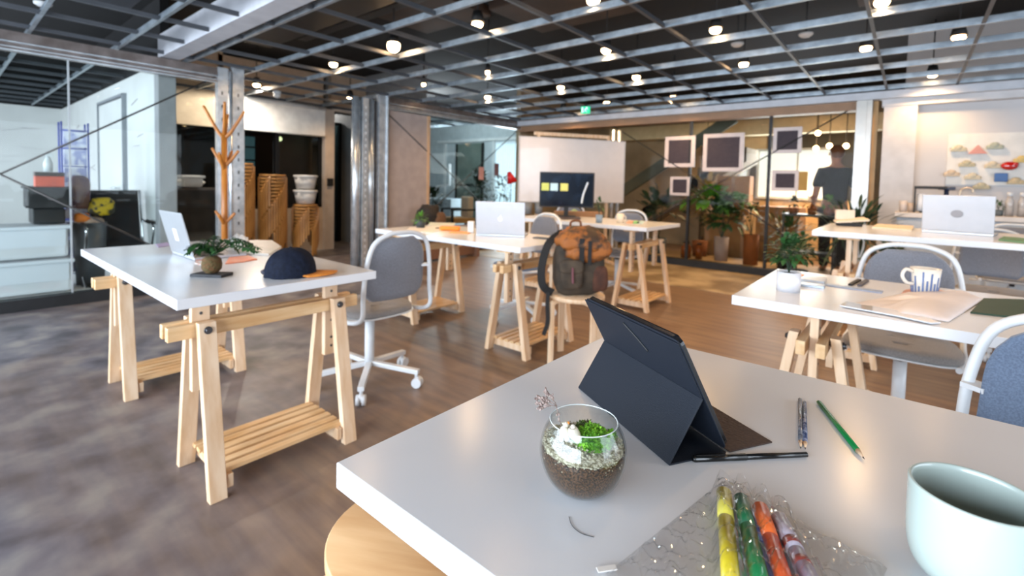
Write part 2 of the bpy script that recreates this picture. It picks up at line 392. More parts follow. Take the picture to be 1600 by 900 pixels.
struct('door_3', MB().box((XL, 4.5, 1.13), (.05, .70, 2.07), bev=.004), mat('plasterboard panel', '#ad9e97', .7))
struct('trim_8', MB().box((XL, 4.86, 1.13), (.09, .05, 2.07)), mat('warm timber edge', '#c9a684', .5))

def stud(mb, cx, cy, w_, d_, z0, z1, face):
    """C-section steel stud: web plus two flanges plus lips; face = outward x sign"""
    t_ = .004
    mb.box((cx, cy, (z0+z1)/2), (t_, w_, z1-z0))
    for s in (-1, 1):
        mb.box((cx-face*d_/2, cy+s*w_/2, (z0+z1)/2), (d_, t_, z1-z0)); mb.box((cx-face*d_, cy+s*(w_/2-.006), (z0+z1)/2), (t_, .012, z1-z0))
def perf(mb, cx, cy, z0, z1, step):
    z = z0
    while z < z1: mb.box((cx, cy, z), (.004, .014, .035), bev=.0); z += step
t = thing('steel_column', 'shiny galvanised column of two slotted studs behind the coat rack', 'column')
w = MB(); stud(w, XL+.05, 2.0, .10, .08, .0, 2.33, 1); w.build('stud', M['steel'], t)
w = MB(); stud(w, XL+.05, 2.15, .12, .08, .0, 2.36, 1); w.cyl((XL+.05, 2.075, 0), (XL+.05, 2.075, 2.3), .018); w.build('stud', M['steel'], t)
w = MB(); perf(w, XL+.053, 1.99, .1, 2.2, .14); perf(w, XL+.053, 2.15, .1, 2.2, .14); w.build('slots', M['black'], t)
t = thing('steel_column', 'bundle of shiny steel studs and tubes right of the corridor opening', 'column')
for yy, r in ((3.62, .06), (3.84, .055)):
    MB().cyl((XL+.02, yy, 0), (XL+.02, yy, 2.27), r, n=24).build('round_tube', M['steel'], t)
w = MB(); stud(w, XL+.08, 3.73, .09, .06, 0, 2.27, 1); w.build('stud', M['steel'], t)
w = MB(); stud(w, XL+.08, 4.0, .12, .08, 0, 2.36, 1); w.box((XL+.09, 4.07, 1.18), (.03, .02, 2.36)); w.build('stud', M['steel'], t)
w = MB(); perf(w, XL+.083, 3.73, .1, 2.2, .085); w.build('slots', mat('slot edge', '#e8ecee', .3, .5), t)
w = MB(); w.box((XL-.03, 3.86, 1.13), (.03, .5, 2.26)); w.build('backing', mat('brown steel web', '#6e5a50', .35, .6), t)

def rod(a, b, lab, name='brace_rod'):
    o = MB().cyl(a, b, .008, n=8).build(name, mat('dark steel rod', '#4a4846', .4, .7)); tag(o, lab, 'brace rod')
rod((XL+.03, .35, 1.15), (XL+.03, 1.93, 2.22), 'dark brace rod rising across the left glass to the steel column')
rod((XL+.03, .35, 1.15), (XL+.03, -1.1, 2.2), 'dark brace rod of the left glass running out of frame upward')
rod((XL+.03, .35, 1.15), (XL+.03, 1.9, .12), 'dark brace rod falling across the left glass behind the bins')
rod((XL+.03, 4.13, 2.1), (XL+.03, 7.0, .2), 'brace rod falling from the bundled studs across the middle glass')
rod((XL+.03, 4.2, .2), (XL+.03, 7.0, 2.15), 'brace rod rising across the middle glass towards the whiteboard')
rod((-.62, YB-.03, 2.15), (-3.8, YB-.03, .2), 'brace rod falling leftward from the bright end post of the back glass')
rod((-.62, YB-.03, .2), (-3.8, YB-.03, 2.15), 'brace rod rising leftward behind the square frames')

# ---- back partition
struct('trim_9', MB().box((-2.4, YB-.08, 2.28), (7.0, .16, .08)).box((-2.4, YB-.16, 2.318), (7.0, .02, .012)), mat('pale header beam', '#b9bcc2', .5))
struct('trim_10', MB().box((-3.1, YB+.04, 2.19), (5.3, .2, .10)), mat('timber soffit', '#8f6f54', .6))
struct('trim_11', MB().box((-2.9, YB, .05), (5.6, .14, .1)), M['black'])
def bpane(n, x0, x1, lab):
    t = thing('window_%d' % n, lab, 'window'); t['kind'] = 'structure'
    MB().box(((x0+x1)/2, YB, 1.12), (x1-x0, .012, 2.04)).build('pane', M['glassb'], t)
bpane(8, -5.6, -2.55, 'back glazed panel beside the whiteboard')
bpane(9, -2.50, -1.49, 'back glazed panel carrying the two larger frames')
bpane(10, -1.45, -.55, 'back glazed panel in front of the standing person')
struct('trim_12', MB().box((-2.525, YB, 1.12), (.035, .05, 2.1)).box((-1.47, YB, 1.12), (.035, .05, 2.1)), M['black'])
t = thing('steel_post', 'bright steel end post at the right of the back glass', 'post')
w = MB(); stud(w, -.49, YB-.05, .12, .10, 0, 2.26, -1); w.box((-.49, YB-.12, 1.13), (.10, .006, 2.26)); w.build('stud', mat('pale steel', '#a9a6a0', .3, .5), t)
MB().box((-.36, YB+.02, 1.13), (.05, .06, 2.26)).build('timber_edge', mat('honey timber edge', '#b98f58', .5), t)
# right part of the back wall
w = MB(); w.box((1.85, YB+.1, 1.5), (3.9, .12, 3.)); struct('wall_back', w, mat('cool grey wall', '#bdbbbb', .75, c2='#b4b2b2', scale=2))
struct('trim_13', MB().box((-.13, YB+.0, 1.12), (.3, .14, 2.24)), mat('cool grey pillar', '#c4c2c2', .7))
struct('trim_14', MB().box((1.6, YB-.02, 2.24), (3.8, .12, .16)), mat('cool grey pillar', '#c4c2c2', .7))

# white beam across the ceiling
struct('trim_15', MB().box((-1.1, 1.53, 2.44), (9.4, .16, .22)), M['beam'])

# ---- suspended grid
t = thing('ceiling_grid', 'open suspended grid of galvanised rails under the dark ceiling', 'ceiling grid')
PIT = .585
for k in range(-5, 8):
    y = 2.88 + PIT*k
    w = MB(); x0, x1 = -11.8, 3.5
    w.box(((x0+x1)/2, y, GZ+.024), (x1-x0, .003, .052)); w.box(((x0+x1)/2, y, GZ), (x1-x0, .026, .004)); w.box(((x0+x1)/2, y, GZ+.042), (x1-x0, .012, .008))
    w.build('main_rail', M['grid'], t)
for k in range(-19, 7):
    x = -.262 + .594*k
    y0 = -2.9; y1 = YB-.1
    if x < XL: y1 = 7.0
    if x < -8.3: y1 = 1.5
    w = MB(); w.box((x, (y0+y1)/2, GZ+.017), (.003, y1-y0, .034)); w.box((x, (y0+y1)/2, GZ+.001), (.024, y1-y0, .004)); w.build('cross_rail', mat('shaded cross rail steel', '#5c5f64', .5, .7), t)  # same rails in darker steel: their side turned from the windows, painted in
# ducts and boards above the grid
def duct(lab, c, d, m=None, cat='duct', name='ceiling_duct'):
    o = MB().box(c, d, bev=.01).build(name, m or M['duct']); tag(o, lab, cat)
duct('dark rectangular duct crossing above the grid near the white beam', (-2.6, 2.2, 2.8), (6.0, .5, .35))
duct('dark narrow duct running beside the white beam above the grid', (-3.0, 2.75, 2.85), (5.0, .12, .18))
for k in range(4):
    duct('dark ribbed air channel above the grid, number %s out from the white beam' % ('first', 'second', 'third', 'fourth')[k] if False else ('dark ribbed air channel above the grid, ' + ('nearest the white beam', 'second from the white beam', 'third from the white beam', 'farthest from the white beam')[k]),
         (-3.9, 1.78+k*.1, 2.62), (3.6, .04, .06))
brownb = mat('dark brown ceiling board', '#3d2d22', .7, c2='#2c2019', scale=3)
for i, (x, y, a, b, lab) in enumerate([(-3.9, 3.2, 1.0, 1.0, 'dark brown ceiling board above the large warm lamp'), (-.1, 4.6, .7, 1.9, 'brown boxed panel above the grid at upper right'), (-2.7, 4.0, 1.2, .9, 'dark brown ceiling board above the grid in the middle')]):
    duct(lab, (x, y, 2.93), (a, b, .1), brownb, 'ceiling board', 'ceiling_board')
duct('slate sloping duct above the grid left of the white beam', (-4.6, .95, 2.75), (1.6, .35, .3), mat('slate duct', '#2a2d36', .6))

# ================================================================== LAMPS
bulbm = emit('warm bulb', '#ffcf98', 28)
def lamp(px, py, lab, z=2.42, r=.045, power=52, round_=False, ss=150, lc=(1, .62, .30)):
    p = at(px, py, 2, z)
    t = thing('ceiling_lamp', lab, 'ceiling lamp', (p.x, p.y, 0), 0, 'warm downlights hung in the ceiling grid')
    if round_: MB().sph((0, 0, z), r*1.35).build('bulb', bulbm, t)
    else: MB().lathe([(0, -.03), (r*.55, -.026), (r*.85, -.016), (r, .0), (r*.9, .012), (0, .012)], (0, 0, z), 20).build('bulb', bulbm, t)
    MB().cyl((0, 0, z+.013), (0, 0, z+.1), r*1.25, r*.8).cyl((0, 0, z+.1), (0, 0, 3.0), .006, n=6).build('lamp_housing', M['black'], t)
    l = bpy.data.lights.new('lamp_light', 'SPOT'); l.energy = power; l.color = lc; l.spot_size = radians(ss); l.spot_blend = .8 if ss < 160 else .2; l.shadow_soft_size = .035
    lo = bpy.data.objects.new('lamp_light', l); COL.objects.link(lo); lo.parent = t; lo.location = (0, 0, z-.05)
LP = [(615, 72, 'large round warm bulb, brightest on the left half of the ceiling', 1), (746, 38, 'warm lamp right of the large round bulb with a dark square housing', 0),
 (521, 101, 'warm lamp left of the large round bulb', 0), (547, 152, 'warm lamp just above the bundle of steel studs', 0), (662, 132, 'small twin glow lamp below right of the large round bulb', 0),
 (762, 152, 'warm lamp above the middle glass partition', 0), (762, 113, 'dim lamp high above the middle glass partition', 0), (876, 137, 'warm lamp up and left of the green exit sign', 0),
 (947, 79, 'warm tilted lamp at upper centre of the ceiling', 0), (994, 121, 'warm lamp up and right of the green exit sign', 0), (948, 161, 'warm lamp just right of the green exit sign', 0),
 (880, 170, 'warm lamp just left of the green exit sign', 0), (1052, 152, 'warm lamp above the left end of the square frames', 0), (1118, 47, 'bright warm lamp high at right centre', 0),
 (1162, 101, 'warm lamp below the bright one at right centre', 0), (1353, 76, 'large warm lamp left of the rightmost large lamp', 0), (1378, 4, 'warm lamp cut by the top edge at right', 0),
 (1498, 59, 'rightmost large warm lamp', 0), (1457, 117, 'warm lamp low above the grey back wall at right', 0), (927, 1, 'warm lamp cut by the top edge at centre', 0)]
for a, b, l_, rd in LP: lamp(a, b, l_, round_=bool(rd), r=.026 if a in (662, 762) and b < 140 else .045, power=(14 if b in (113, 132) else 52))
p = at(401, 133, 0, -6.6)
lamp(401, 133, 'white lamp above the roller blind', z=p.z+.0 if False else 2.42, power=95, ss=178, lc=(1, .88, .74))
for x, y, lab in ((-2.6, 1.72, 'warm ceiling lamp above the left desk, past the white beam'), (-1.45, 1.72, 'warm ceiling lamp above the aisle behind the nearest desk'), (-.3, 1.75, 'warm ceiling lamp above the far edge of the nearest desk'), (.9, 1.75, 'warm ceiling lamp above the blue grey chair'), (.35, .35, 'warm ceiling lamp straight above the nearest desk'), (1.6, .9, 'warm ceiling lamp right of the nearest desk'), (.9, 2.95, 'warm ceiling lamp above the right end of the desk with the striped mug')):
    t = thing('ceiling_lamp', lab, 'ceiling lamp', (x, y, 0), 0, 'warm downlights hung in the ceiling grid')
    MB().lathe([(0, -.03), (.025, -.026), (.038, -.016), (.045, .0), (.04, .012), (0, .012)], (0, 0, 2.42), 20).build('bulb', bulbm, t)
    MB().cyl((0, 0, 2.433), (0, 0, 2.52), .056, .036).cyl((0, 0, 2.52), (0, 0, 3.0), .006, n=6).build('lamp_housing', M['black'], t)
    l = bpy.data.lights.new('lamp_light', 'SPOT'); l.energy = 24 if y > 1 else 12; l.color = (1, .64, .34); l.spot_size = radians(150); l.spot_blend = .8; l.shadow_soft_size = .035
    lo = bpy.data.objects.new('lamp_light', l); COL.objects.link(lo); lo.parent = t; lo.location = (0, 0, 2.37)
# lamps in the rooms behind the back glass
for px, py, lab in [(1278, 208, 'warm lamp behind the back glass right of the upper small frame'), (1296, 228, 'warm lamp behind the back glass left of the person, upper'), (1275, 232, 'warm lamp behind the back glass above the white board'), (1322, 228, 'warm lamp behind the back glass above the person'), (1106, 207, 'warm lamp behind the back glass above the largest frame')]:
    p = at(px, py, 1, 8.7)
    t = thing('ceiling_lamp', lab, 'ceiling lamp', (p.x, p.y, 0), 0, 'warm lamps behind the back glass')
    MB().sph((0, 0, p.z), .04).build('bulb', bulbm, t); MB().cyl((0, 0, p.z+.04), (0, 0, 3.0), .006, n=6).build('lamp_cord', M['black'], t)
    l = bpy.data.lights.new('lamp_light', 'SPOT'); l.energy = 60; l.color = (1, .62, .32); l.spot_size = radians(160); l.spot_blend = .8; l.shadow_soft_size = .04
    lo = bpy.data.objects.new('lamp_light', l); COL.objects.link(lo); lo.parent = t; lo.location = (0, 0, p.z-.06)
# lamp in the recess's dark room
p = at(437, 217, 0, -8.6)
t = thing('ceiling_lamp', 'round warm lamp on a cord seen through the dark interior window', 'ceiling lamp', (p.x, p.y, 0))
MB().sph((0, 0, p.z), .04).build('bulb', bulbm, t); MB().cyl((0, 0, p.z+.04), (0, 0, 3.0), .006, n=6).build('lamp_cord', M['black'], t)
for px, py, z, lab in [(67, 7, 2.5, 'round white smoke detector at the upper left corner'), (1259, 55, 2.55, 'round white smoke detector at upper right'), (1152, 70, 2.55, 'round smoke detector beside the bright lamp at right centre')]:
    p = at(px, py, 2, z)
    t = thing('smoke_detector', lab, 'smoke detector', (p.x, p.y, 0), 0, 'smoke detectors above the grid')
    MB().lathe([(0, -.018), (.035, -.016), (.055, .0), (.058, .015), (0, .015)], (0, 0, z), 24).build('detector_body', M['white_metal'], t)
    MB().cyl((0, 0, z+.015), (0, 0, 3.0), .008, n=6).build('stem', M['black'], t)
p = at(230, 0, 2, 2.4)
t = thing('security_camera', 'small white dome camera hanging under the grid left of the blind', 'camera', tuple(at(433, 146, 2, 2.3)))
t.location.z = 0
MB().sph((0, 0, 2.28), .045).build('dome', M['white_metal'], t); MB().cyl((0, 0, 2.3), (0, 0, 2.335), .05).build('mount', M['white_metal'], t)
# corridor lamp
t = thing('ceiling_lamp', 'white lamp in the corridor left of the bundled steel studs', 'ceiling lamp', (-8.9, 4.6, 0))
MB().cyl((0, 0, 2.6), (0, 0, 2.63), .05).build('bulb', emit('neutral bulb', '#fff2e0', 14), t); MB().cyl((0, 0, 2.63), (0, 0, 3.0), .012, n=6).build('lamp_cord', M['black'], t)
l = bpy.data.lights.new('lamp_light', 'POINT'); l.energy = 22; l.color = (1, .93, .85); l.shadow_soft_size = .06
lo = bpy.data.objects.new('lamp_light', l); COL.objects.link(lo); lo.parent = t; lo.location = (0, 0, 2.5)
t = thing('ceiling_lamp', 'added fill lamp in the side room behind the middle glass', 'ceiling lamp', (-7.9, 6.9, 0))  # no lamp known here; added to brighten the dark side room
MB().cyl((0, 0, 2.72), (0, 0, 2.75), .05).build('bulb', emit('neutral bulb', '#fff2e0', 14), t); MB().cyl((0, 0, 2.75), (0, 0, 3.0), .012, n=6).build('lamp_cord', M['black'], t)
l = bpy.data.lights.new('lamp_light', 'POINT'); l.energy = 110; l.color = (.85, .95, 1); l.shadow_soft_size = .15
lo = bpy.data.objects.new('lamp_light', l); COL.objects.link(lo); lo.parent = t; lo.location = (0, 0, 2.6)
# exit sign
p = at(915, 172, 1, 6.0)
t = thing('exit_sign', 'green lit running figure exit sign hanging from the ceiling grid', 'exit sign', (p.x, p.y, p.z), radians(30))
MB().box((0, 0, 0), (.13, .03, .10), bev=.004).build('sign_box', emit('exit green', '#12b07a', 1.3), t)
w = MB(); w.sph((.015, -.018, .032), .009, 8); w.beam((.01, -.018, .02), (-.005, -.018, -.005), .014, .004); w.beam((-.005, -.018, -.005), (.02, -.018, -.03), .008, .004); w.beam((-.005, -.018, -.005), (-.03, -.018, -.025), .008, .004); w.beam((.01, -.018, .018), (.035, -.018, .005), .006, .004); w.beam((.01, -.018, .018), (-.018, -.018, .01), .006, .004)
w.box((-.045, -.018, -.0), (.012, .004, .07)); w.build('running_figure', emit('exit white', '#e8fff4', 1.6), t)
MB().cyl((0, 0, .05), (0, 0, 3.0-p.z), .006, n=6).build('hanger', M['black'], t)

# ================================================================== FURNITURE BUILDERS
def trestle(par, x, y, zt):
    """adjustable trestle centred at x, y, carrying a top whose underside is zt"""
    T = bpy.data.objects.new('trestle', None); COL.objects.link(T); T.parent = par; T.location = (x, y, 0); T.empty_display_size = .05
    for sy in (-1, 1):
        yy = sy*.265; hy = .029
        for sx in (-1, 1):
            a = V((sx*.170, yy, 0)); b = V((sx*.066, yy, .632)); hw = .0165
            w = MB()
            w.prism([a+V((-hw, -hy, 0)), a+V((hw, -hy, 0)), b+V((hw, -hy, 0)), b+V((-hw, -hy, 0))], (0, 2*hy, 0))
            w.build('leg', M['birch'], T, bevel=.002)
        MB().box((0, yy, (.36+zt-.018)/2), (.028, .062, zt-.018-.36)).build('upright', M['birch'], T, bevel=.002)
        MB().box((0, yy-sy*.045, .050), (.335, .02, .05)).build('foot_rail', M['birch'], T, bevel=.002)
        w = MB()
        for sx in (-1, 1): w.cyl((sx*.03, yy, .605), (sx*.098, yy, .605), .009, n=10).cyl((sx*.080, yy, .605), (sx*.092, yy, .605), .014, n=12)
        for z in (.40, .44, .52, .655, .69): w.cyl((-.0155, yy, z), (.0155, yy, z), .006, n=8)
        w.build('bolts', mat('steel bolts', '#5b5b5e', .35, .9), T)
    for sx in (-1, 1):
        MB().box((sx*.031, 0, .60), (.030, .76, .052)).build('crossbar', M['birchy'], T, bevel=.002)
    MB().box((0, 0, zt-.009), (.12, .66, .018)).build('top_rail', M['birchy'], T, bevel=.002)
    w = MB()
    for k in range(6): w.box((-.13+k*.052, 0, .083), (.034, .50, .016))
    w.build('slatted_shelf', M['birchy'], T, bevel=.002)
def desk(lab, x0, x1, y0, y1, zt, trs, group='white desks on birch trestles', th=.036):
    t = thing('trestle_desk', lab, 'desk', (x0, y0, 0), 0, group)
    MB().box(((x1-x0)/2, (y1-y0)/2, zt-th/2), (x1-x0, y1-y0, th)).build('tabletop', M['white_lam'], t, bevel=.0022)
    for tx, ty in trs: trestle(t, tx-x0, ty-y0, zt-th)
    return t
desk('nearest white desk, carrying the tablet and the moss bowl', -.577, 1.03, .338, 1.135, .79, [(-.2, .75), (.75, .75)])
desk('white desk at left with the navy cap, standing on two birch trestles', -3.45, -1.845, .505, 1.275, .76, [(-2.05, .90), (-3.24, .90)])
desk('white desk at right with the striped mug, behind the nearest desk', -.51, 1.1, 1.955, 2.78, .76, [(-.25, 2.37), (.85, 2.37)])
desk('white desk in the middle with an open laptop beside the backpack', -3.47, -1.90, 2.385, 3.14, .76, [(-2.08, 2.76), (-3.24, 2.76)])
desk('white desk farthest back in the middle in front of the whiteboard', -3.4, -1.80, 4.07, 4.88, .80, [(-2.0, 4.47), (-3.2, 4.47)])
desk('raised white desk at far right carrying a laptop and a white box', -.50, 1.15, 3.79, 4.78, .90, [(-.30, 4.2), (.9, 4.2)])

def chair(lab, loc, rz, fab, sfab, seed=0, baserot=0.):
    t = thing('swivel_chair', lab, 'chair', loc, rz, 'white framed grey swivel chairs')
    # faces +y
    w = MB()
    poly = []
    for k in range(40):
        a = 2*pi*k/40; cx, cy = cos(a), sin(a)
        ex = .215*abs(cx)**.6*(1 if cx > 0 else -1); ey = .215*abs(cy)**.6*(1 if cy > 0 else -1)
        ex *= 1+.08*(ey/.2)
        poly.append((ex, ey))
    rings = []
    for s_, z in ((.97, .4345), (1., .438), (1.0, .455), (.95, .468), (.7, .473), (.3, .470)):
        rings.append([w.bm.verts.new((x*s_, y*s_, z - (.008 if abs(x) < .1 and s_ < .8 else 0))) for x, y in poly])
    for a, b in zip(rings, rings[1:]):
        for i in range(40): w.bm.faces.new((a[i], a[(i+1) % 40], b[(i+1) % 40], b[i])).smooth = True
    w.bm.faces.new(rings[0][::-1]); w.bm.faces.new(rings[-1])
    w.build('seat', sfab, t)
    w = MB(); rings = []
    for s_, z in ((.55, .419), (.93, .421), (1.03, .428), (1.035, .434), (.98, .4342)):
        rings.append([w.bm.verts.new((x*s_, y*s_, z)) for x, y in poly])
    for a, b in zip(rings, rings[1:]):
        for i in range(40): w.bm.faces.new((a[i], a[(i+1) % 40], b[(i+1) % 40], b[i])).smooth = True
    w.bm.faces.new(rings[0][::-1]); w.bm.faces.new(rings[-1])
    w.build('seat_shell', M['white_metal'], t)
    # back pad, slightly curved
    w = MB(); n, mrows = 14, 10; F_ = []; B_ = []
    for j in range(mrows+1):
        v = j/mrows; z = .535+.335*v
        ra, rb = [], []
        for i in range(n+1):
            u = -1+2*i/n
            hw = .190*(1-.10*v)
            if v > .6: hw *= sqrt(max(0.02, 1-((v-.6)/.4)**2.4*.72))
            if v < .2: hw *= sqrt(max(.02, 1-((.2-v)/.2)**2.4*.45))
            x = u*hw; yb = -.245-.045*v + .03*u*u
            ra.append(w.bm.verts.new((x, yb+.013, z))); rb.append(w.bm.verts.new((x, yb-.013, z)))
        F_.append(ra); B_.append(rb)
    for j in range(mrows):
        for i in range(n):
            w.bm.faces.new((F_[j][i], F_[j][i+1], F_[j+1][i+1], F_[j+1][i])).smooth = True
            w.bm.faces.new((B_[j][i], B_[j+1][i], B_[j+1][i+1], B_[j][i+1])).smooth = True
    for j in range(mrows):
        w.bm.faces.new((F_[j][0], F_[j+1][0], B_[j+1][0], B_[j][0])); w.bm.faces.new((F_[j][n], B_[j][n], B_[j+1][n], F_[j+1][n]))
    for i in range(n):
        w.bm.faces.new((F_[0][i], B_[0][i], B_[0][i+1], F_[0][i+1])); w.bm.faces.new((F_[mrows][i], F_[mrows][i+1], B_[mrows][i+1], B_[mrows][i]))
    w.build('backrest', fab, t)
    pts = [(-.20, .19, .425), (-.222, .0, .425), (-.222, -.17, .428), (-.222, -.262, .47), (-.216, -.262, .58), (-.205, -.27, .72), (-.17, -.282, .84), (-.09, -.292, .888), (0, -.294, .896)]
    pts += [(-x, y, z) for x, y, z in pts[-2::-1]]
    MB().tube(pts, .0125, 10).build('frame_tube', M['white_metal'], t)
    for s in (-1, 1): MB().beam((s*.165, -.245, .70), (s*.208, -.267, .70), .05, .012).build('back_bracket', M['white_metal'], t)
    MB().box((0, 0, .413), (.22, .20, .022), bev=.004).cyl((.1, 0, .40), (.27, .03, .395), .007, n=8).build('seat_plate', M['white_metal'], t)
    MB().cyl((0, 0, .11), (0, 0, .37), .027, n=20).build('column', M['white_metal'], t)
    MB().cyl((0, 0, .37), (0, 0, .405), .017, n=16).build('gas_lift', M['black'], t)
    for k in range(5):
        a = baserot+2*pi*k/5; d = V((cos(a), sin(a), 0))
        w = MB(); w.beam(d*.02+V((0, 0, .118)), d*.30+V((0, 0, .088)), .034, .026, bev=.004); w.cyl(d*.285+V((0, 0, .10)), d*.285+V((0, 0, .055)), .009, n=8)
        leg = w.build('base_leg', M['white_metal'], t)
        s = d.cross(V((0, 0, 1)))
        c = d*.292+V((0, 0, .0285))
        MB().cyl(c-s*.024, c-s*.006, .028, n=18).cyl(c+s*.006, c+s*.024, .028, n=18).sph(c+V((0, 0, .012)), .022, 10).build('caster', M['white_metal'], leg)
    return t
c0 = chair('grey swivel chair with white tube frame beside the desk with the navy cap', (-2.36, 1.59, 0), radians(90), M['fabric'], M['seatfab'], baserot=radians(-60))
chair('grey swivel chair at the back side of the middle laptop desk', (-2.62, 3.32, 0), radians(165), M['fabric'], M['bluefab'], baserot=.4)
dup(c0, (-3.5, 5.35, 0), radians(200), 'swivel chair behind the farthest desk at the left side of the monitor')
dup(c0, (-2.42, 4.74, 0), radians(178), 'swivel chair with only its arched white frame showing over the farthest desk')
dup(c0, (.0, 2.93, 0), radians(178), 'grey swivel chair behind the striped mug with its back above the desk')
chair('blue grey swivel chair cut by the right edge beside the nearest desk', (.29, 1.335, 0), radians(170), M['bluefab'], M['bluefab'])
dup(c0, (.72, 6.0, 0), radians(175), 'swivel chair whose arched frame shows beside the raised desk laptop')
dup(c0, (.50, 4.95, 0), radians(180), 'swivel chair at the right edge tucked under the raised desk')

def stool(lab, loc, rz, group=None, h=.45, m=None, r=.175, edge=True, legm=None, lw=.044):
    m = m or M['ply']; t = thing('round_stool', lab, 'stool', loc, rz, group)
    MB().lathe([(0, h-.028), (r-.004, h-.028), (r, h-.024), (r, h-.004), (r-.004, h), (0, h)], n=48).build('seat', m, t)
    for k in range(4):
        a = pi/4+k*pi/2; d = V((cos(a), sin(a), 0)); s = V((-d.y, d.x, 0))
        # bent laminated L leg
        w = MB(); pr = [(.06, h-.029), (r-.012, h-.029), (r+.010, h-.033), (r+.021, h-.048), (r+.024, 0)]; inn = [(r+.004, 0), (r+.002, h-.056), (r-.012, h-.048), (.06, h-.048)]
        w.prism([d*x+V((0, 0, z))-s*lw/2 for x, z in pr+inn], s*lw)
        w.build('leg', legm or M['birch'], t, bevel=.002)
    return t
stool('round birch plywood stool cut off under the corner of the nearest desk', (-.752, .62, 0), .5, h=.45)
stool('round birch stool carrying the brown backpack', (-1.665, 2.71, 0), .35, h=.45, r=.18, m=M['birch'])
# spiral stacks: each stool is turned a little and sits on the one below
def stack(x, y, n, a0, col, step=.048, da=.1745, first=None):
    r = .17; base = first
    for k in range(n):
        lab = '%s golden birch stool in the %s stack against the dark window' % (('bottom' if k == 0 else 'top' if k == n-1 else None) or 'middle', col)
        if 0 < k < n-1: lab = 'golden birch stool within the %s stack, between its top and bottom' % col
        if base is None:
            base = stool(lab, (x, y, 0), a0, 'stools in the %s stack' % col, r=r, m=M['stoolwood'], legm=M['stoolwood'], lw=.025)
        else: 
            dup(base, (x, y, k*step), a0+k*da, lab, 'stools in the %s stack' % col)
    return base
sb = stack(-7.13, 2.70, 20, .1, 'tallest left')
stack(-7.06, 3.12, 17, .5, 'middle', first=sb)
stack(-6.97, 3.56, 8, .9, 'low right', first=sb)
# ================================================================== FOREGROUND DESK
DZ = .79
def dp(px, py, z=DZ): return at(px, py, 2, z)

# ---- moss bowl
bc = V((-.300, .512, DZ+.0005))
t = thing('terrarium_bowl', 'round glass bowl with soil, white gravel and moss on the nearest desk', 'terrarium', bc)
prof = [(.020, .0), (.034, .006), (.046, .020), (.0530, .040), (.0535, .055), (.050, .070), (.0445, .081), (.0425, .0865)]
P = [V((r, 0, z)) for r, z in prof]; P = catmull(P, 4); outer = [(p.x, p.z) for p in P]
inner = [(max(r-.0018, .001), max(z, .003)) for r, z in outer][::-1]
full = [(0, 0)] + outer + [(outer[-1][0]-.0004, outer[-1][1]+.0012)] + inner + [(0, .003)]
MB().lathe(full, n=64, cap=False).build('glass_bowl', pane('bowl glass', '#fafcfb', .9, 1.5), t)
MB().tube([(.0418*cos(a), .0418*sin(a), .0872) for a in [2*pi*k/32 for k in range(32)]], .0007, 8, closed=True, res=1).build('glass_rim', mat('glass rim', '#cfd8d8', .05, 0, spec=1.), t)
def inr(z):
    for (r0, z0), (r1, z1) in zip(outer, outer[1:]):
        if z0 <= z <= z1: return r0+(r1-r0)*(z-z0)/max(z1-z0, 1e-6)-.0022
    return .02
zs = [.003, .007, .012, .018, .026, .034, .042, .050, .0535]
soilm = mat('terrarium soil', '#6b4a30', .9, c2='#2c1e14', scale=480, detail=4, bump=.8, contrast=(.42, .58))
w = MB(); w.lathe([(0, .003)]+[(inr(z), z) for z in zs]+[(0, .055)], n=48); w.build('soil', soilm, t)
gravm = mat('white gravel', '#cbc3ac', .8, c2='#857a60', scale=260, bump=.8, contrast=(.42, .58))
random.seed(11); w = MB()
for k in range(1300):
    a = random.uniform(0, 2*pi); zz = random.uniform(.044, .064)
    low = .0525+.004*sin(a*3+1)+.004*sin(a*7)
    if zz < low: 
        if random.random() < .8: continue
    rr = inr(zz)-.001 - (random.random()**3)*.02 if zz < .058 else random.uniform(.012, inr(zz)-.001)
    s = random.uniform(.0012, .0026)
    g_ = bmesh.ops.create_icosphere(w.bm, subdivisions=1, radius=s*.7)['verts']
    for v_ in g_: v_.co = V((v_.co.x*1.2+rr*cos(a), v_.co.y+rr*sin(a), v_.co.z*.85+zz))
w.lathe([(0, .053)]+[(inr(z)-.0018, z) for z in (.0545, .057, .059)]+[(0, .060)], n=40)
o = w.build('gravel_layer', gravm, t); o['kind'] = 'stuff'
mossm = mat('bright moss', '#8ac832', .8, c2='#3f7a18', scale=120, bump=.3)
mossd = mat('dark moss', '#4c6a24', .85, c2='#3a2a18', scale=120)
def moss(c, R, h, n, m, nm):
    w = MB()
    for k in range(n):
        a = random.uniform(0, 2*pi); rr = R*sqrt(random.random()); x = c[0]+rr*cos(a); y = c[1]+rr*sin(a); z = c[2]+h*(1-(rr/R)**2)*random.uniform(.6, 1)
        for j in range(3):
            b = random.uniform(0, 2*pi); w.leaf((x, y, z), (cos(b), sin(b), random.uniform(.3, 1.2)), random.uniform(.003, .0055), .0016, .2)
    w.sph((c[0], c[1], c[2]), R*.8, 14, (1, 1, h/R*.9))
    o = w.build(nm, m, t); o['kind'] = 'stuff'
moss((.012, .002, .062), .026, .022, 560, mossm, 'bright_moss')
moss((-.008, .018, .061), .016, .015, 200, mossd, 'dark_moss')
moss((.026, .022, .064), .008, .012, 60, mossm, 'moss_sprig')
figm = mat('white porcelain', '#d3cbbb', .5, c2='#c4bba8')
def crd(dx, dy, z):   # right / away / up relative to the view from the camera
    return V((dx*.77-dy*.64, dx*.64+dy*.77, z))
w = MB(); c = crd(-.024, -.006, .075)
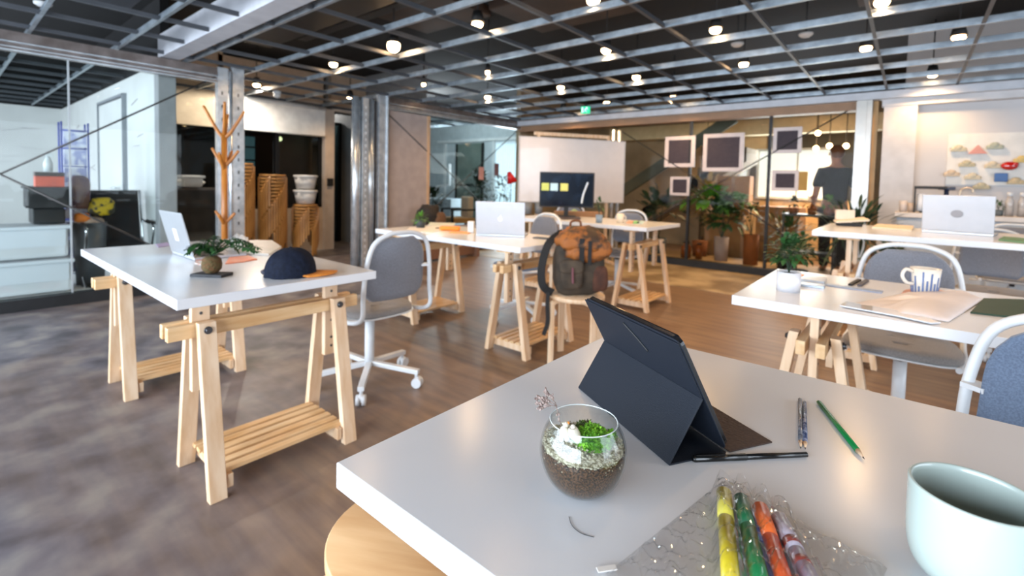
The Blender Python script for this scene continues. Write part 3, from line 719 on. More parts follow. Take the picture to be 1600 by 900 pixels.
w.sph(c, .0058, 12, (1.1, .9, 1.3)); w.sph(c+crd(.0015, .001, .008), .0038, 10); w.sph(c+crd(-.004, 0, -.008), .003, 8, (1, 1, 2)); w.sph(c+crd(.003, 0, -.009), .003, 8, (1, 1, 2)); w.sph(c+crd(-.002, 0, .010), .0015, 8)
w.build('bear_figurine', figm, t)
MB().sph(crd(-.020, -.005, .085), .002, 8).build('orange_beak', mat('orange enamel', '#e08a2a', .4), t)
w = MB(); c = crd(-.012, -.014, .070)
w.tube([c+crd(-.003, 0, .014), c+crd(-.002, 0, .008), c+crd(.002, 0, .002), c+crd(.006, 0, -.005)], lambda q: .0028+.0042*sin(pi*min(q+.12, 1))**.8, 12); w.sph(c+crd(-.003, 0, .015), .0032, 10)
for s in (-.004, .002, .008): w.cyl(c+crd(s, 0, -.004), c+crd(s, 0, -.013), .0016, n=8)
w.build('goat_figurine', figm, t)
w = MB(); root = crd(-.026, .016, .070)
def twig(p, d, L, dep):
    q = p+d*L; w.tube([p, p+d*L*.5+V((0, 0, .0015)), q], .0006, 5, res=2)
    if dep == 0:
        for k in range(5):
            w.sph(q-d*L*random.uniform(0, .8)+V([random.uniform(-.0014, .0014) for _ in range(3)]), random.uniform(.0010, .0018), 6)
        return
    for k in range(3):
        dd = (d+crd(random.uniform(-.7, .35), random.uniform(-.3, .3), random.uniform(-.35, .55))).normalized(); twig(p+d*L*random.uniform(.45, 1), dd, L*random.uniform(.45, .7), dep-1)
random.seed(5); twig(root, crd(-.28, .1, 1).normalized(), .028, 0)
for q in (crd(-.8, .1, .35), crd(-.6, 0, .8), crd(-.95, -.1, -.02)): twig(root+crd(-.006, 0, .026), q.normalized(), .017, 2)
w.build('dried_flower_sprig', mat('dried sprig', '#a08e86', .9, c2='#6d5a52', scale=200), t)

# ---- tablet in folio case
A = dp(903, 607); B = dp(1045, 729); u = (B-A).normalized(); v = V((-u.y, u.x, 0)); LT = (B-A).length
O_ = A + u*0
def tp(s, p, z): return A + u*s + v*p + V((0, 0, z))
t = thing('tablet', 'tablet standing in a dark navy folio case on the nearest desk', 'tablet', tuple(A))
def rel(q): return q - A
casem = mat('navy folio leather', '#131a26', .6, c2='#0e141d', scale=900, detail=3, bump=.18, spec=.35)
innm = mat('brown folio lining', '#4a382e', .8, c2='#3e2e26', scale=200, bump=.3)
def panel(nm, p0, p1, th, m, s0=0., s1=None, off=(0, 0), bev=.002):
    s1 = LT if s1 is None else s1
    a = V((p0[0], p0[1])); b = V((p1[0], p1[1])); n_ = V((-(b-a).y, (b-a).x)).normalized()*th
    pl = [a, b, b+n_, a+n_]
    w = MB(); w.prism([rel(tp(s0, q.x, q.y)) for q in pl], u*(s1-s0)); return w.build(nm, m, t, bevel=bev)
top = (.0095, .172); bot = (.102, .004); cr = (.0585, .081)
# tablet body with rounded corners, screen side faces away from the camera
def slab(nm, p0, p1, th0, th1, m, s0, s1, rad=.012):
    a = V(p0); b = V(p1); d = (b-a).normalized(); n_ = V((-d.y, d.x)); L_ = (b-a).length
    pts = []
    for (cx, cy, a0) in ((s1-rad, L_-rad, 0), (s0+rad, L_-rad, 90), (s0+rad, rad, 180), (s1-rad, rad, 270)):
        for k in range(5):
            an = radians(a0+22.5*k); pts.append((cx+rad*cos(an), cy+rad*sin(an)))
    def P3(s, q, h): z2 = a+d*q+n_*h; return rel(tp(s, z2.x, z2.y))
    w = MB(); A_ = [w.bm.verts.new(P3(s, q, th0)) for s, q in pts]; B_ = [w.bm.verts.new(P3(s, q, th1)) for s, q in pts]; n = len(pts)
    w.bm.faces.new(A_[::-1]); w.bm.faces.new(B_)
    for i in range(n): w.bm.faces.new((A_[i], A_[(i+1) % n], B_[(i+1) % n], B_[i]))
    return w.build(nm, m, t, bevel=.001)
# direction bot->top leans to -p; normal (-d.y,d.x) points to -p,-z side = towards the camera
slab('tablet_body', bot, top, -.0085, -.0015, mat('tablet black edge', '#0c0d10', .25, c2='#101216'), .004, LT-.004)
slab('screen', bot, top, -.0092, -.0086, mat('dark screen glass', '#05060a', .06, spec=.8), .010, LT-.010, .004)
slab('case_back', bot, top, -.0012, .0012, casem, 0, LT)
d2 = (V(top)-V(bot)).normalized(); n2 = V((-d2.y, d2.x))
def slabpart(q0, q1, nm, th=.0022):
    a = V(bot)+d2*q0+n2*.0014; b = V(bot)+d2*q1+n2*.0014
    return panel(nm, a, b, th, casem, .001, LT-.001, bev=.0008)
Lt = (V(top)-V(bot)).length
slabpart(Lt*.50, Lt*.985, 'upper_cover')
crp = V(bot)+d2*(Lt*.50)+n2*.003
panel('stand_panel', (crp.x, crp.y), (.000, .0022), .0024, casem, bev=.0008)
panel('stand_base', (.001, .0006), (.100, .0006), .0022, casem, bev=.0006)
panel('front_flap', (.106, .0006), (.188, .0006), .0024, innm, bev=.0008)
w = MB(); q0 = V(bot)+d2*Lt*.93+n2*.0045; q1 = V(bot)+d2*Lt*.72+n2*.0045
w.tube([rel(tp(LT*.47, q0.x, q0.y)), rel(tp(LT*.56, (q0.x+q1.x)/2, (q0.y+q1.y)/2)), rel(tp(LT*.63, q1.x, q1.y))], .0018, 6)
w.build('elastic_pull', M['black'], t)
w = MB()
for k in range(9):
    s = LT*(.12+.09*k); q = V(bot)+d2*(Lt*.965)+n2*.0035; w.sph(rel(tp(s, q.x, q.y)), .0005, 6)
w.build('stitching', casem, t)

# ---- pens and pencils
def pen(lab, a, b, r, m, capm=None, tipm=None, cat='pen', name='pen', z=DZ, wobble=0):
    a = dp(*a, z); b = dp(*b, z); L_ = (b-a).length
    t = thing(name, lab, cat, (a.x, a.y, z+r), atan2(b.y-a.y, b.x-a.x))
    if cat == 'pencil':
        MB().cyl((0, 0, 0), (L_*.88, 0, 0), r, n=6, caps=True).build('barrel', m, t)
        MB().cyl((L_*.88, 0, 0), (L_*.97, 0, 0), r*.95, r*.25, n=10).build('wood_cone', M['birch'], t)
        MB().cyl((L_*.97, 0, 0), (L_, 0, 0), r*.25, r*.05, n=8).build('lead', tipm or M['black'], t)
    else:
        MB().cyl((0, 0, 0), (L_*.45, 0, 0), r, r, n=16).cyl((0, 0, 0), (-.003, 0, 0), r, r*.7, n=16).build('cap', capm or m, t)
        MB().beam((0.002, 0, r*1.1), (L_*.27, 0, r*1.1), .003, .0016).build('clip', capm or m, t)
        MB().cyl((L_*.45, 0, 0), (L_, 0, 0), r*.86, r*.78, n=16).build('barrel', m, t)
    return t
blk = mat('black pen plastic', '#0e0f10', .25)
pen('black capped fineliner pen lying along the open edge of the tablet case', (1085, 722), (1260, 715), .0046, blk)
pen('green hexagonal pencil lying alone on the nearest desk', (1279, 632), (1351, 722), .0040, mat('green lacquer', '#0f7a3c', .25), cat='pencil', name='pencil')
pen('clear pencil with shiny silver wrap left of the navy pencil', (1250, 627), (1251, 705), .0034, mat('silver wrap', '#9fa3ac', .2, .6, c2='#5d616e', scale=150), cat='pencil', name='pencil')
pen('navy pencil with glitter wrap right beside the silver pencil', (1257, 632), (1258, 706), .0034, mat('navy wrap', '#2b3a5e', .25, .3, c2='#8a90a4', scale=150), cat='pencil', name='pencil')

# ---- mug
mc = V((.062, .637, DZ))
t = thing('mug', 'pale mint green mug at the lower right corner of the photo', 'mug', mc)
mugm = mat('mint glaze', '#a9b6b0', .22, c2='#a3b0aa', coat=.4)
po = [V((.020, 0, 0)), V((.034, 0, .003)), V((.045, 0, .014)), V((.0495, 0, .032)), V((.0505, 0, .06)), V((.0505, 0, .092))]
po = [(p.x, p.z) for p in catmull(po, 4)]
pi_ = [(max(r-.0035, .001), max(z, .006)) for r, z in po][::-1]
MB().lathe([(0, 0)]+po+[(.0488, .0935)]+pi_+[(0, .006)], n=64, cap=False).build('mug_body', mugm, t)
MB().tube([(.049*.77+.0, -.049*.64*0+.03, .075), (.075, .035, .078), (.086, .04, .05), (.07, .033, .025), (.04, .028, .022)], .005, 10).build('handle', mugm, t)
MB().lathe([(0, .018), (.0405, .018), (.0405, .0185), (0, .0185)], n=48).build('drink', mat('dark tea', '#4a3527', .1), t)

# ---- clear bag and the markers inside
bx = [V((-.17, .645)), V((-.0, .607)), V((-.035, .385)), V((-.212, .408))]
def marker(lab, a, b, body, cap, band=None, r=.0085, cl=.34):
    a = dp(*a, DZ+.01); b = dp(*b, DZ+.01); d = (b-a); L_ = .150
    t = thing('marker', lab, 'marker', (a.x, a.y, DZ+.0025+r), atan2(d.y, d.x), 'markers inside the clear plastic bag')
    MB().cyl((0, 0, 0), (L_*cl, 0, 0), r*1.02, n=20).cyl((-.004, 0, 0), (0, 0, 0), r*.7, r*1.02, n=20).build('cap', cap, t)
    MB().cyl((L_*cl, 0, 0), (L_, 0, 0), r, n=20).build('barrel', body, t)
    if band: MB().cyl((L_*.24, 0, 0), (L_*.30, 0, 0), r*1.06, n=20).cyl((L_*.42, 0, 0), (L_*.47, 0, 0), r*1.05, n=20).build('band', band, t)
pl_ = lambda n, c: mat(n, c, .3, coat=.3)
marker('yellow marker, leftmost in the clear plastic bag', (1131, 772), (1141, 900), pl_('yellow plastic', '#c2ae28'), pl_('yellow cap', '#c9be4a'))
marker('dark green marker between the yellow and orange ones in the bag', (1158, 782), (1186, 900), pl_('green plastic', '#1f7a46'), pl_('green cap', '#155c38'))
marker('orange marker inside the clear plastic bag', (1188, 796), (1222, 900), pl_('orange plastic', '#e05a26'), pl_('orange cap', '#e56a2e'))
marker('pale lilac marker with dark red bands, rightmost in the bag', (1217, 812), (1262, 900), pl_('lilac plastic', '#a9a0b6'), pl_('lilac cap', '#b6aebd'), pl_('maroon band', '#8a3a30'))
marker('thin blue marker lying between the green and orange ones', (1174, 800), (1204, 905), pl_('blue plastic', '#2b4a92'), pl_('blue cap', '#27407f'), r=.0055)
bagm = pane('crinkled clear plastic', '#ffffff', 1.5, 1.36, .05)
w = MB(); NU, NV = 90, 90; random.seed(9)
from mathutils import noise as mn
tops = []; dirm = (dp(1141, 900)-dp(1131, 772)).normalized()
def hmark(x, y):
    h = 0
    for (q0, q1) in (((1131, 772), (1141, 900)), ((1158, 782), (1186, 900)), ((1188, 796), (1222, 900)), ((1217, 812), (1262, 900))):
        a = _mk[q0]; b = _mk[q1]; d = (b-a).normalized(); p = V((x, y, 0))-V((a.x, a.y, 0)); s = p.dot(d); e = abs(p.x*d.y-p.y*d.x)
        if -.01 < s < .16: h = max(h, .0235*math.exp(-(e/.0125)**4)) 
    return h
_mk = {q: dp(*q, DZ+.01) for q in [(1131, 772), (1141, 900), (1158, 782), (1186, 900), (1188, 796), (1222, 900), (1217, 812), (1262, 900)]}
for top_ in (1, 0):
    gr = []
    for j in range(NV+1):
        row = []
        for i in range(NU+1):
            a, b = i/NU, j/NV
            p = (bx[0]*(1-a)+bx[1]*a)*(1-b)+(bx[3]*(1-a)+bx[2]*a)*b
            ed = min(a, 1-a, b, 1-b); ef = min(1, ed/.06)
            if top_:
                cr_ = (.5+mn.noise(V((p.x*60, p.y*60, 1))))*.007+(.5+mn.noise(V((p.x*170+3, p.y*120, 4))))*.0045+abs(mn.noise(V((p.x*25+3, p.y*30, 7))))*.006
                z = .0012+ef*(max(hmark(p.x, p.y), .002)+cr_)
            else: z = .0008
            row.append(w.bm.verts.new((p.x, p.y, DZ+z)))
        gr.append(row)
    for j in range(NV):
        for i in range(NU): w.bm.faces.new((gr[j][i], gr[j][i+1], gr[j+1][i+1], gr[j+1][i])).smooth = (top_ == 0)
    if not top_: pass
o = w.build('plastic_bag', bagm); tag(o, 'crinkled clear plastic bag holding coloured markers on the nearest desk', 'bag')
o = MB().box((0, 0, 0), (.02, .006, .0012)).build('paper_corner', M['paper']); o.location = dp(948, 893) + V((0, 0, .003)); o.rotation_euler = (0, 0, .9); tag(o, 'tiny white paper corner at the left tip of the clear bag', 'paper')
# thin hair on the desk
o = MB().tube([dp(889, 808)+V((0, 0, .0006)), dp(894, 822)+V((0, 0, .0006)), dp(908, 834)+V((0, 0, .0006)), dp(928, 840)+V((0, 0, .0006))], .0003, 5).build('hair_strand', M['black']); tag(o, 'thin dark hair lying on the front of the nearest desk', 'hair')

# ================================================================== LAPTOPS
def laptop(lab, a, b, z, logo, tilt=14, h=.235, depth=.24, shell='silver', side=1):
    """a, b: ends of the hinge on the desk; the screen faces away from the camera"""
    a = V(a); b = V(b); W_ = (b-a).length; t = thing('laptop', lab, 'laptop', (a.x, a.y, z+.0005), atan2(b.y-a.y, b.x-a.x))
    m = M[shell]
    MB().box((W_/2, depth/2, .007), (W_, depth, .013), bev=.003).build('base', M['silver'], t)
    MB().box((W_/2, depth*.38, .0142), (W_*.84, depth*.42, .002)).build('keyboard', M['black'], t)
    R = Matrix.Rotation(radians(tilt), 3, 'X')
    c = R @ V((W_/2, 0, h/2))
    MB().box(c+V((0, 0, .014)), (W_, .007, h), m=R, bev=.003).build('lid', m, t, bevel=.001)
    MB().box(R @ V((W_/2, .0042, h/2))+V((0, 0, .014)), (W_*.94, .0012, h*.9), m=R).build('screen', mat('dark screen glass', '#05060a', .06), t)
    w = MB()
    def L3(x, y_): return R @ V((x, -.0040, y_))+V((0, 0, .014))
    if logo == 'plate':
        w.box(L3(W_*.5, h*.47), (.030*1.6, .0012, .062), m=R, bev=.0004); w.build('label_plate', mat('white sticker', '#eceef0', .5), t)
    elif logo == 'disc':
        pts = [L3(W_*.5+.032*cos(2*pi*k/28), h*.5+.026*sin(2*pi*k/28)) for k in range(28)]
        w.prism(pts, R @ V((0, -.0006, 0))); w.build('logo', mat('grey emblem', '#8d8c90', .4), t)
    else:
        pts = []
        for k in range(28):
            a_ = 2*pi*k/28; r = .017*(1+.05*cos(2*a_)); 
            if abs(a_) < .6 or a_ > 2*pi-.6: r *= .78
            pts.append(L3(W_*.5+r*cos(a_), h*.48+r*sin(a_)))
        w.prism(pts, R @ V((0, -.0006, 0)))
        w.prism([L3(W_*.5+x, h*.48+y_) for x, y_ in ((0, .019), (.009, .029), (.002, .030), (-.001, .022))], R @ V((0, -.0006, 0)))
        w.build('logo', mat('bright emblem', '#ffffff', .1, 0, coat=1), t)
    return t
laptop('silver laptop on the left desk with a small white plate on its lid', (-2.97, .795), (-2.65, .80), .76, 'plate', h=.225, tilt=14)
laptop('silver laptop with a bright emblem on the middle desk beside the backpack', at(744, 368, 2, .76).xy, at(820, 371, 2, .76).xy, .76, 'apple', h=.255, tilt=8, shell='silverlt')
laptop('pale laptop with a grey round emblem on the raised far right desk', at(1440, 362, 2, .90).xy, at(1553, 370, 2, .90).xy, .90, 'disc', h=.245, tilt=8, shell='silverlt')

# ================================================================== PLANTS
def foliage(name, par, c, R, n, L, wd, m, seed=0, sq=(1, 1, 1), droop=.5, up=.6, kind='stuff'):
    random.seed(seed); w = MB()
    for k in range(n):
        a = random.uniform(0, 2*pi); e = random.uniform(-.5, 1.4); d = V((cos(a)*cos(e), sin(a)*cos(e), sin(e)))
        p = V(c)+V((d.x*R*sq[0], d.y*R*sq[1], d.z*R*sq[2]))*random.uniform(.3, 1)
        w.leaf(p, (d+V((random.uniform(-.4, .4), random.uniform(-.4, .4), random.uniform(-.3, up)))), L*random.uniform(.6, 1.2), wd, droop)
    return w.build(name, m, par)
def stems(name, par, c, tops, r, m):
    w = MB()
    for q in tops: w.tube([V(c), (V(c)+V(q))/2+V((0, 0, .01)), V(q)], r, 5, res=3)
    return w.build(name, m, par)
def pot_plant(name, lab, cat, loc, pr, ph, potm, R, n, L, wd, m, seed, cz=None, group=None, taper=.85, sq=(1, 1, 1), lift=None, stemm=None):
    t = thing(name, lab, cat, loc, 0, group)
    MB().lathe([(0, 0), (pr*taper, 0), (pr, ph), (pr*.9, ph), (pr*.85, ph*.85), (0, ph*.85)], n=28).build('pot', potm, t)
    MB().lathe([(0, ph*.85), (pr*.88, ph*.86), (pr*.6, ph*.93), (0, ph*.95)], n=20).build('soil', M['soil'], t)
    cz = cz if cz is not None else ph+R*.8
    random.seed(seed); tp_ = [(random.uniform(-R, R)*.5*sq[0], random.uniform(-R, R)*.5*sq[1], cz+random.uniform(-.2, .5)*R*sq[2]) for _ in range(7)]
    stems('stems', t, (0, 0, ph*.9), tp_, max(.0015, R*.015), stemm or M['leafd'])
    foliage('foliage', t, (0, 0, cz), R, n, L, wd, m, seed, sq)
    return t
# bonsai on slate (left desk)
p = at(331, 431, 2, .76)
t = thing('potted_plant', 'small fern in a moss ball on a black slate tile on the left desk', 'plant', (p.x, p.y, .76))
MB().box((0, 0, .006), (.135, .075, .012), rz=radians(35), bev=.002).build('slate_tile', mat('slate', '#2b2c30', .7, c2='#1d1e22', scale=40, bump=.3), t)
MB().lathe([(0, .012), (.022, .013), (.036, .03), (.038, .05), (.034, .072), (.02, .082), (0, .085)], n=24).build('moss_ball', mat('moss ball', '#5e3c1e', .9, c2='#4a4220', scale=70, bump=.8), t)
random.seed(4); w = MB(); w2 = MB()
for k in range(18):
    a = radians(random.uniform(-150, 150)); L_ = random.uniform(.10, .24) if abs(a-.6) < .7 else random.uniform(.05, .10)
    p0 = V((0, 0, .08)); p1 = V((cos(a)*L_*.5, sin(a)*L_*.5, .13+random.uniform(-.01, .03))); p2 = V((cos(a)*L_, sin(a)*L_, .11+random.uniform(-.015, .03)))
    c_ = catmull([p0, p1, p2], 8); w.tube([p0, p1, p2], .0012, 5, res=4)
    for i in range(3, len(c_)-1):
        d = (c_[i+1]-c_[i]).normalized(); s = d.cross(V((0, 0, 1))).normalized()
        for q in (-1, 1):
            for _ in range(2): w2.leaf(c_[i], s*q+d*random.uniform(.2, .8)+V((0, 0, random.uniform(-.4, .5))), random.uniform(.016, .028), .010, .4)
w.build('stems', M['leafd'], t); w2.build('foliage', M['leaf'], t)
# white pot on the right desk
p = at(1229, 456, 2, .76)
pot_plant('potted_plant', 'leafy plant in a smooth white round pot on the desk with the striped mug', 'plant', (p.x, p.y+.03, .76), .044, .078, mat('white ceramic', '#d8d8dc', .3), .058, 260, .034, .018, M['leaf'], 21, cz=.15, taper=.97, sq=(1.2, 1.2, 1.3))
# succulent on the middle desk
p = at(657, 356, 2, .76)
pot_plant('potted_plant', 'small green succulent in a dark round pot on the middle desk', 'plant', (p.x, p.y, .76), .052, .075, mat('dark grey pot', '#3a3f40', .6), .045, 70, .05, .014, M['leafb'], 22, cz=.085, taper=.7)
# slim plant in a small glass (farthest desk)
p = at(936, 348, 2, .80)
pot_plant('potted_plant', 'slim leafy sprig in a blue grey cup on the farthest desk', 'plant', (p.x, p.y, .80), .036, .08, mat('blue grey glass', '#7e8f9c', .2), .05, 40, .05, .016, M['leaf'], 23, cz=.17, sq=(.8, .8, 1.5))

# ================================================================== THINGS ON THE LEFT DESK
t = thing('baseball_cap', 'navy baseball cap with a tan orange brim on the left desk', 'cap', (-1.995, .955, .7605), radians(62))
w = MB(); n = 36; rows = 12; prev = None
for j in range(rows+1):
    e = (j/rows)*pi/2; ring = []
    for i in range(n):
        a = 2*pi*i/n; rr = .093*cos(e)**.75 if j < rows else .001
        x = rr*cos(a)*1.10; y = rr*sin(a)*.92; z = .118*sin(e)**.95
        z *= 1+.07*cos(a)*cos(e); x += .006*sin(5*a)*sin(2*e)*.4; z += .003*sin(7*a+e*3)*cos(e)
        ring.append(w.bm.verts.new((x, y, z)))
    if prev:
        for i in range(n): w.bm.faces.new((prev[i], prev[(i+1) % n], ring[(i+1) % n], ring[i])).smooth = True
    prev = ring
w.bm.faces.new(prev)
w.build('crown', mat('navy twill', '#141a2a', .9, c2='#0f1420', scale=60, bump=.3, spec=.2), t)
w = MB(); nx = 18; A1, A2 = [], []
for i in range(nx+1):
    a = -1.15+2.3*i/nx; x0, y0 = .088*1.1*cos(a), .088*.92*sin(a); ext = .088*max(0, cos(a*1.25))**.55
    A1.append([w.bm.verts.new((x0, y0, .010)), w.bm.verts.new((x0, y0, .014))])
    zz = .010-.006*0-(.010*abs(sin(a)))
    A2.append([w.bm.verts.new((x0+ext+.002, y0*1.02, zz)), w.bm.verts.new((x0+ext+.002, y0*1.02, zz+.004))])
for i in range(nx):
    w.bm.faces.new((A1[i][1], A2[i][1], A2[i+1][1], A1[i+1][1])).smooth = True; w.bm.faces.new((A1[i][0], A1[i+1][0], A2[i+1][0], A2[i][0])).smooth = True
    w.bm.faces.new((A2[i][0], A2[i+1][0], A2[i+1][1], A2[i][1]))
    w.bm.faces.new((A1[i][0], A1[i][1], A1[i+1][1], A1[i+1][0]))
w.bm.faces.new((A1[0][0], A2[0][0], A2[0][1], A1[0][1])); w.bm.faces.new((A1[nx][0], A1[nx][1], A2[nx][1], A2[nx][0]))
w.build('brim', mat('tan orange suede', '#d0822e', .8, c2='#b86c20', scale=40), t)
MB().sph((0, 0, .119), .006, 10, (1, 1, .6)).build('top_button', MATS['navy twill'], t)
MB().tube([(-.098, -.03, .02), (-.106, 0, .022), (-.098, .03, .02)], .007, 8).build('rear_strap', mat('grey strap', '#4a4c58', .8), t)
def sheet(name, lab, cat, pts, z, th, m, group=None, par=None):
    P_ = [at(x, y, 2, z) for x, y in pts]; c = sum(P_, V((0, 0, 0)))/len(P_)
    o = MB().prism([q-c for q in P_], (0, 0, th)).build(name, m, bevel=min(.001, th/3)); o.location = (c.x, c.y, z+.0004); tag(o, lab, cat, group); return o
om = mat('orange packet', '#ee7440', .45, c2='#e8926a', scale=14)
sheet('snack_packet', 'orange flat packet behind the fern on the left desk', 'packet', [(352, 413), (358, 403), (388, 400), (402, 406), (380, 410)], .76, .004, om)
sheet('leaflet', 'orange and white leaflet between the laptop and the fern', 'leaflet', [(304, 412), (308, 404), (330, 402), (336, 408), (320, 416)], .76, .002, mat('printed leaflet', '#d98058', .5, c2='#e8e4e0', scale=25, contrast=(.45, .55)))
sheet('paper', 'pale lilac slip at the far edge of the left desk left of the laptop', 'paper', [(243, 382), (262, 379), (266, 384), (247, 387)], .76, .002, mat('lilac slip', '#b9a9cc', .6))
sheet('tray', 'pale translucent tray behind the fern on the left desk', 'tray', [(362, 396), (372, 378), (425, 378), (440, 388), (420, 400)], .76, .012, mat('pale tray', '#cfc6ba', .35))
# crumpled tissue
p = at(374, 392, 2, .76)
w = MB(); random.seed(2)
bmesh.ops.create_icosphere(w.bm, subdivisions=3, radius=.05)
for v_ in w.bm.verts:
    k = 1+.5*mn.noise(v_.co*38); v_.co = V((v_.co.x*k, v_.co.y*k*.8, max(v_.co.z*k*.9+.035, 0)))
o = w.build('crumpled_tissue', M['paper']); o.location = (p.x, p.y, .772); tag(o, 'crumpled white tissue among the fern leaves on the left desk', 'tissue')

# ================================================================== THINGS ON THE MIDDLE DESK
z = .76
def boxat(name, lab, cat, px, py, z, d, rz, m, bev=.003, group=None):
    p = at(px, py, 2, z); o = MB().box((0, 0, d[2]/2), d, bev=bev).build(name, m); o.location = (p.x, p.y, z+.0005); o.rotation_euler = (0, 0, rz); tag(o, lab, cat, group); return o
boxat('pencil_case', 'bright orange pouch on the middle desk', 'pouch', 703, 360, z, (.17, .07, .035), radians(38), mat('bright orange', '#f08a1c', .5), .012)
boxat('notebook', 'flat orange notebook beside the bright orange pouch', 'notebook', 719, 364, z, (.16, .10, .008), radians(30), mat('light orange', '#f0a25a', .6))
boxat('pen', 'black pen at the left end of the orange pouch', 'pen', 688, 358, z, (.08, .014, .014), radians(50), M['black'], .004)
sheet('paper', 'loose white papers at the left end of the middle desk', 'paper', [(632, 362), (640, 356), (690, 353), (700, 358), (672, 364)], z, .004, M['paper'])
sheet('paper', 'pale papers behind the orange pouch on the middle desk', 'paper', [(668, 353), (672, 348), (712, 349), (708, 354)], z, .004, mat('pale green paper', '#cdd2c8', .7))
boxat('box', 'small white upright box left of the laptop on the middle desk', 'box', 736, 364, z, (.05, .05, .095), radians(35), M['paper'])
boxat('phone', 'dark phone lying right of the laptop on the middle desk', 'phone', 848, 373, z, (.14, .07, .008), radians(10), mat('phone dark', '#3c3a3c', .2))

# ---- backpack on the stool
t = thing('backpack', 'olive brown canvas backpack with orange brown flap on the round stool', 'backpack', (-1.665, 2.71, .452), radians(40))
olive = mat('olive canvas', '#44382b', .85, c2='#2e271e', scale=14, detail=6, bump=.3)
rust = mat('waxed rust canvas', '#93541c', .7, c2='#3a2614', scale=13, detail=5, bump=.35, contrast=(.42, .58))
def bag(nm, par, c, d, m, seed=0, pw=.55, am=.12, top=0., sub=24, fr=9):
    w = MB(); rows, n = 16, 32; prev = None; random.seed(seed)
    for j in range(rows+1):
        e = -pi/2+pi*j/rows; ring = []
        for i in range(n):
            a = 2*pi*i/n
            sx = abs(cos(a))**pw*(1 if cos(a) > 0 else -1); sy = abs(sin(a))**pw*(1 if sin(a) > 0 else -1)
            k = abs(cos(e))**.45; zz = abs(sin(e))**.75*(1 if e > 0 else -1)
            q = V((sx*k*d[0]/2*(1-top*max(zz, 0)), sy*k*d[1]/2*(1-top*max(zz, 0)), zz*d[2]/2))
            nn = mn.noise(V((q.x*fr+seed, q.y*fr, q.z*fr)))+.5*mn.noise(V((q.x*fr*2.3+seed, q.y*fr*2.3, q.z*fr*2.3)))
            q = q*(1+am*nn); ring.append(w.bm.verts.new(q+V(c)))
        if prev:
            for i in range(n): w.bm.faces.new((prev[i], prev[(i+1) % n], ring[(i+1) % n], ring[i])).smooth = True
        else: w.bm.faces.new(ring[::-1])
        prev = ring
    w.bm.faces.new(prev); o = w.build(nm, m, par); return o
o = bag('main_compartment', t, (0, 0, .185), (.34, .22, .37), olive, 1, .6, .10, .12)
o = bag('top_flap', t, (.01, -.01, .365), (.32, .25, .16), rust, 5, .5, .25, .3, fr=12)
o = bag('flap_fold', t, (.04, -.085, .305), (.27, .09, .15), rust, 8, .45, .3, .0, fr=14)
o = bag('front_pocket', t, (-.06, -.115, .14), (.14, .07, .17), mat('olive pocket', '#4c3f31', .85, c2='#352c22', scale=14, bump=.3), 3, .5, .08)
o = bag('pocket_flap', t, (-.06, -.135, .20), (.15, .055, .09), mat('olive pocket', '#4c3f31', .85), 4, .5, .06)
o = bag('side_pocket', t, (.13, -.06, .12), (.11, .11, .17), mat('brown canvas pocket', '#54301f', .85, c2='#3d2318', scale=14), 6, .5, .1)
MB().beam((-.06, -.168, .20), (-.055, -.166, .10), .016, .006).build('pocket_strap', mat('mauve strap', '#7a4a50', .7), t)
w = MB()
for pts in ([(-.10, .05, .40), (-.20, -.02, .33), (-.245, -.06, .18), (-.235, -.07, .06), (-.17, -.06, .015)],):
    P_ = catmull([V(q) for q in pts], 6); 
    for a_, b_ in zip(P_, P_[1:]): w.beam(a_, b_+(b_-a_)*.15, .05, .010, up=(.4, 1, 0))
w.build('shoulder_strap', mat('dark strap', '#1c1a19', .85), t)
w = MB(); P_ = catmull([V(q) for q in ((-.20, -.07, .02), (-.205, -.09, -.06), (-.20, -.085, -.17), (-.222, -.07, -.26))], 5)
for a_, b_ in zip(P_, P_[1:]): w.beam(a_, b_+(b_-a_)*.15, .026, .004, up=(.4, 1, 0))
w.build('hanging_strap', mat('dark strap', '#1c1a19', .85), t)
MB().tube([(-.05, .06, .43), (-.045, .06, .47), (.01, .06, .475), (.02, .06, .43)], .008, 8).build('grab_handle', mat('rust strap', '#6a3d1c', .8), t)
w = MB(); w.box((-.0, -.135, .30), (.03, .012, .16)); w.box((.05, -.14, .29), (.022, .012, .15)); w.build('closing_straps', mat('dark strap', '#1c1a19', .85), t)

# ================================================================== THINGS ON THE RIGHT DESK
z = .76
t = thing('mug', 'white mug with vertical blue stripes on the desk at right', 'mug', tuple(at(1444, 459, 2, z)))
po = [(.036, 0), (.041, .004), (.045, .05), (.050, .105)]; pi_ = [(r-.003, max(z_, .005)) for r, z_ in po][::-1]
MB().lathe([(0, 0)]+po+pi_+[(0, .005)], n=40, cap=False).build('mug_body', mat('cream glaze', '#dcd5c8', .3), t)
w = MB()
for k in range(22):
    a = 2*pi*k/22; h_ = (.085, .045, .07, .03, .09, .055)[k % 6]
    w.beam((.0415*cos(a), .0415*sin(a), .004), ((.0415+.0085*h_/.1)*cos(a), (.0415+.0085*h_/.1)*sin(a), .004+h_), .0022, .006, up=(-sin(a), cos(a), 0))
w.build('blue_stripes', mat('blue glaze', '#5a6f9a', .4), t)
MB().tube([(-.040, -.028, .09), (-.062, -.045, .098), (-.072, -.052, .072), (-.058, -.042, .045), (-.036, -.026, .04)], .0065, 10).build('handle', mat('cream glaze', '#dcd5c8', .3), t)
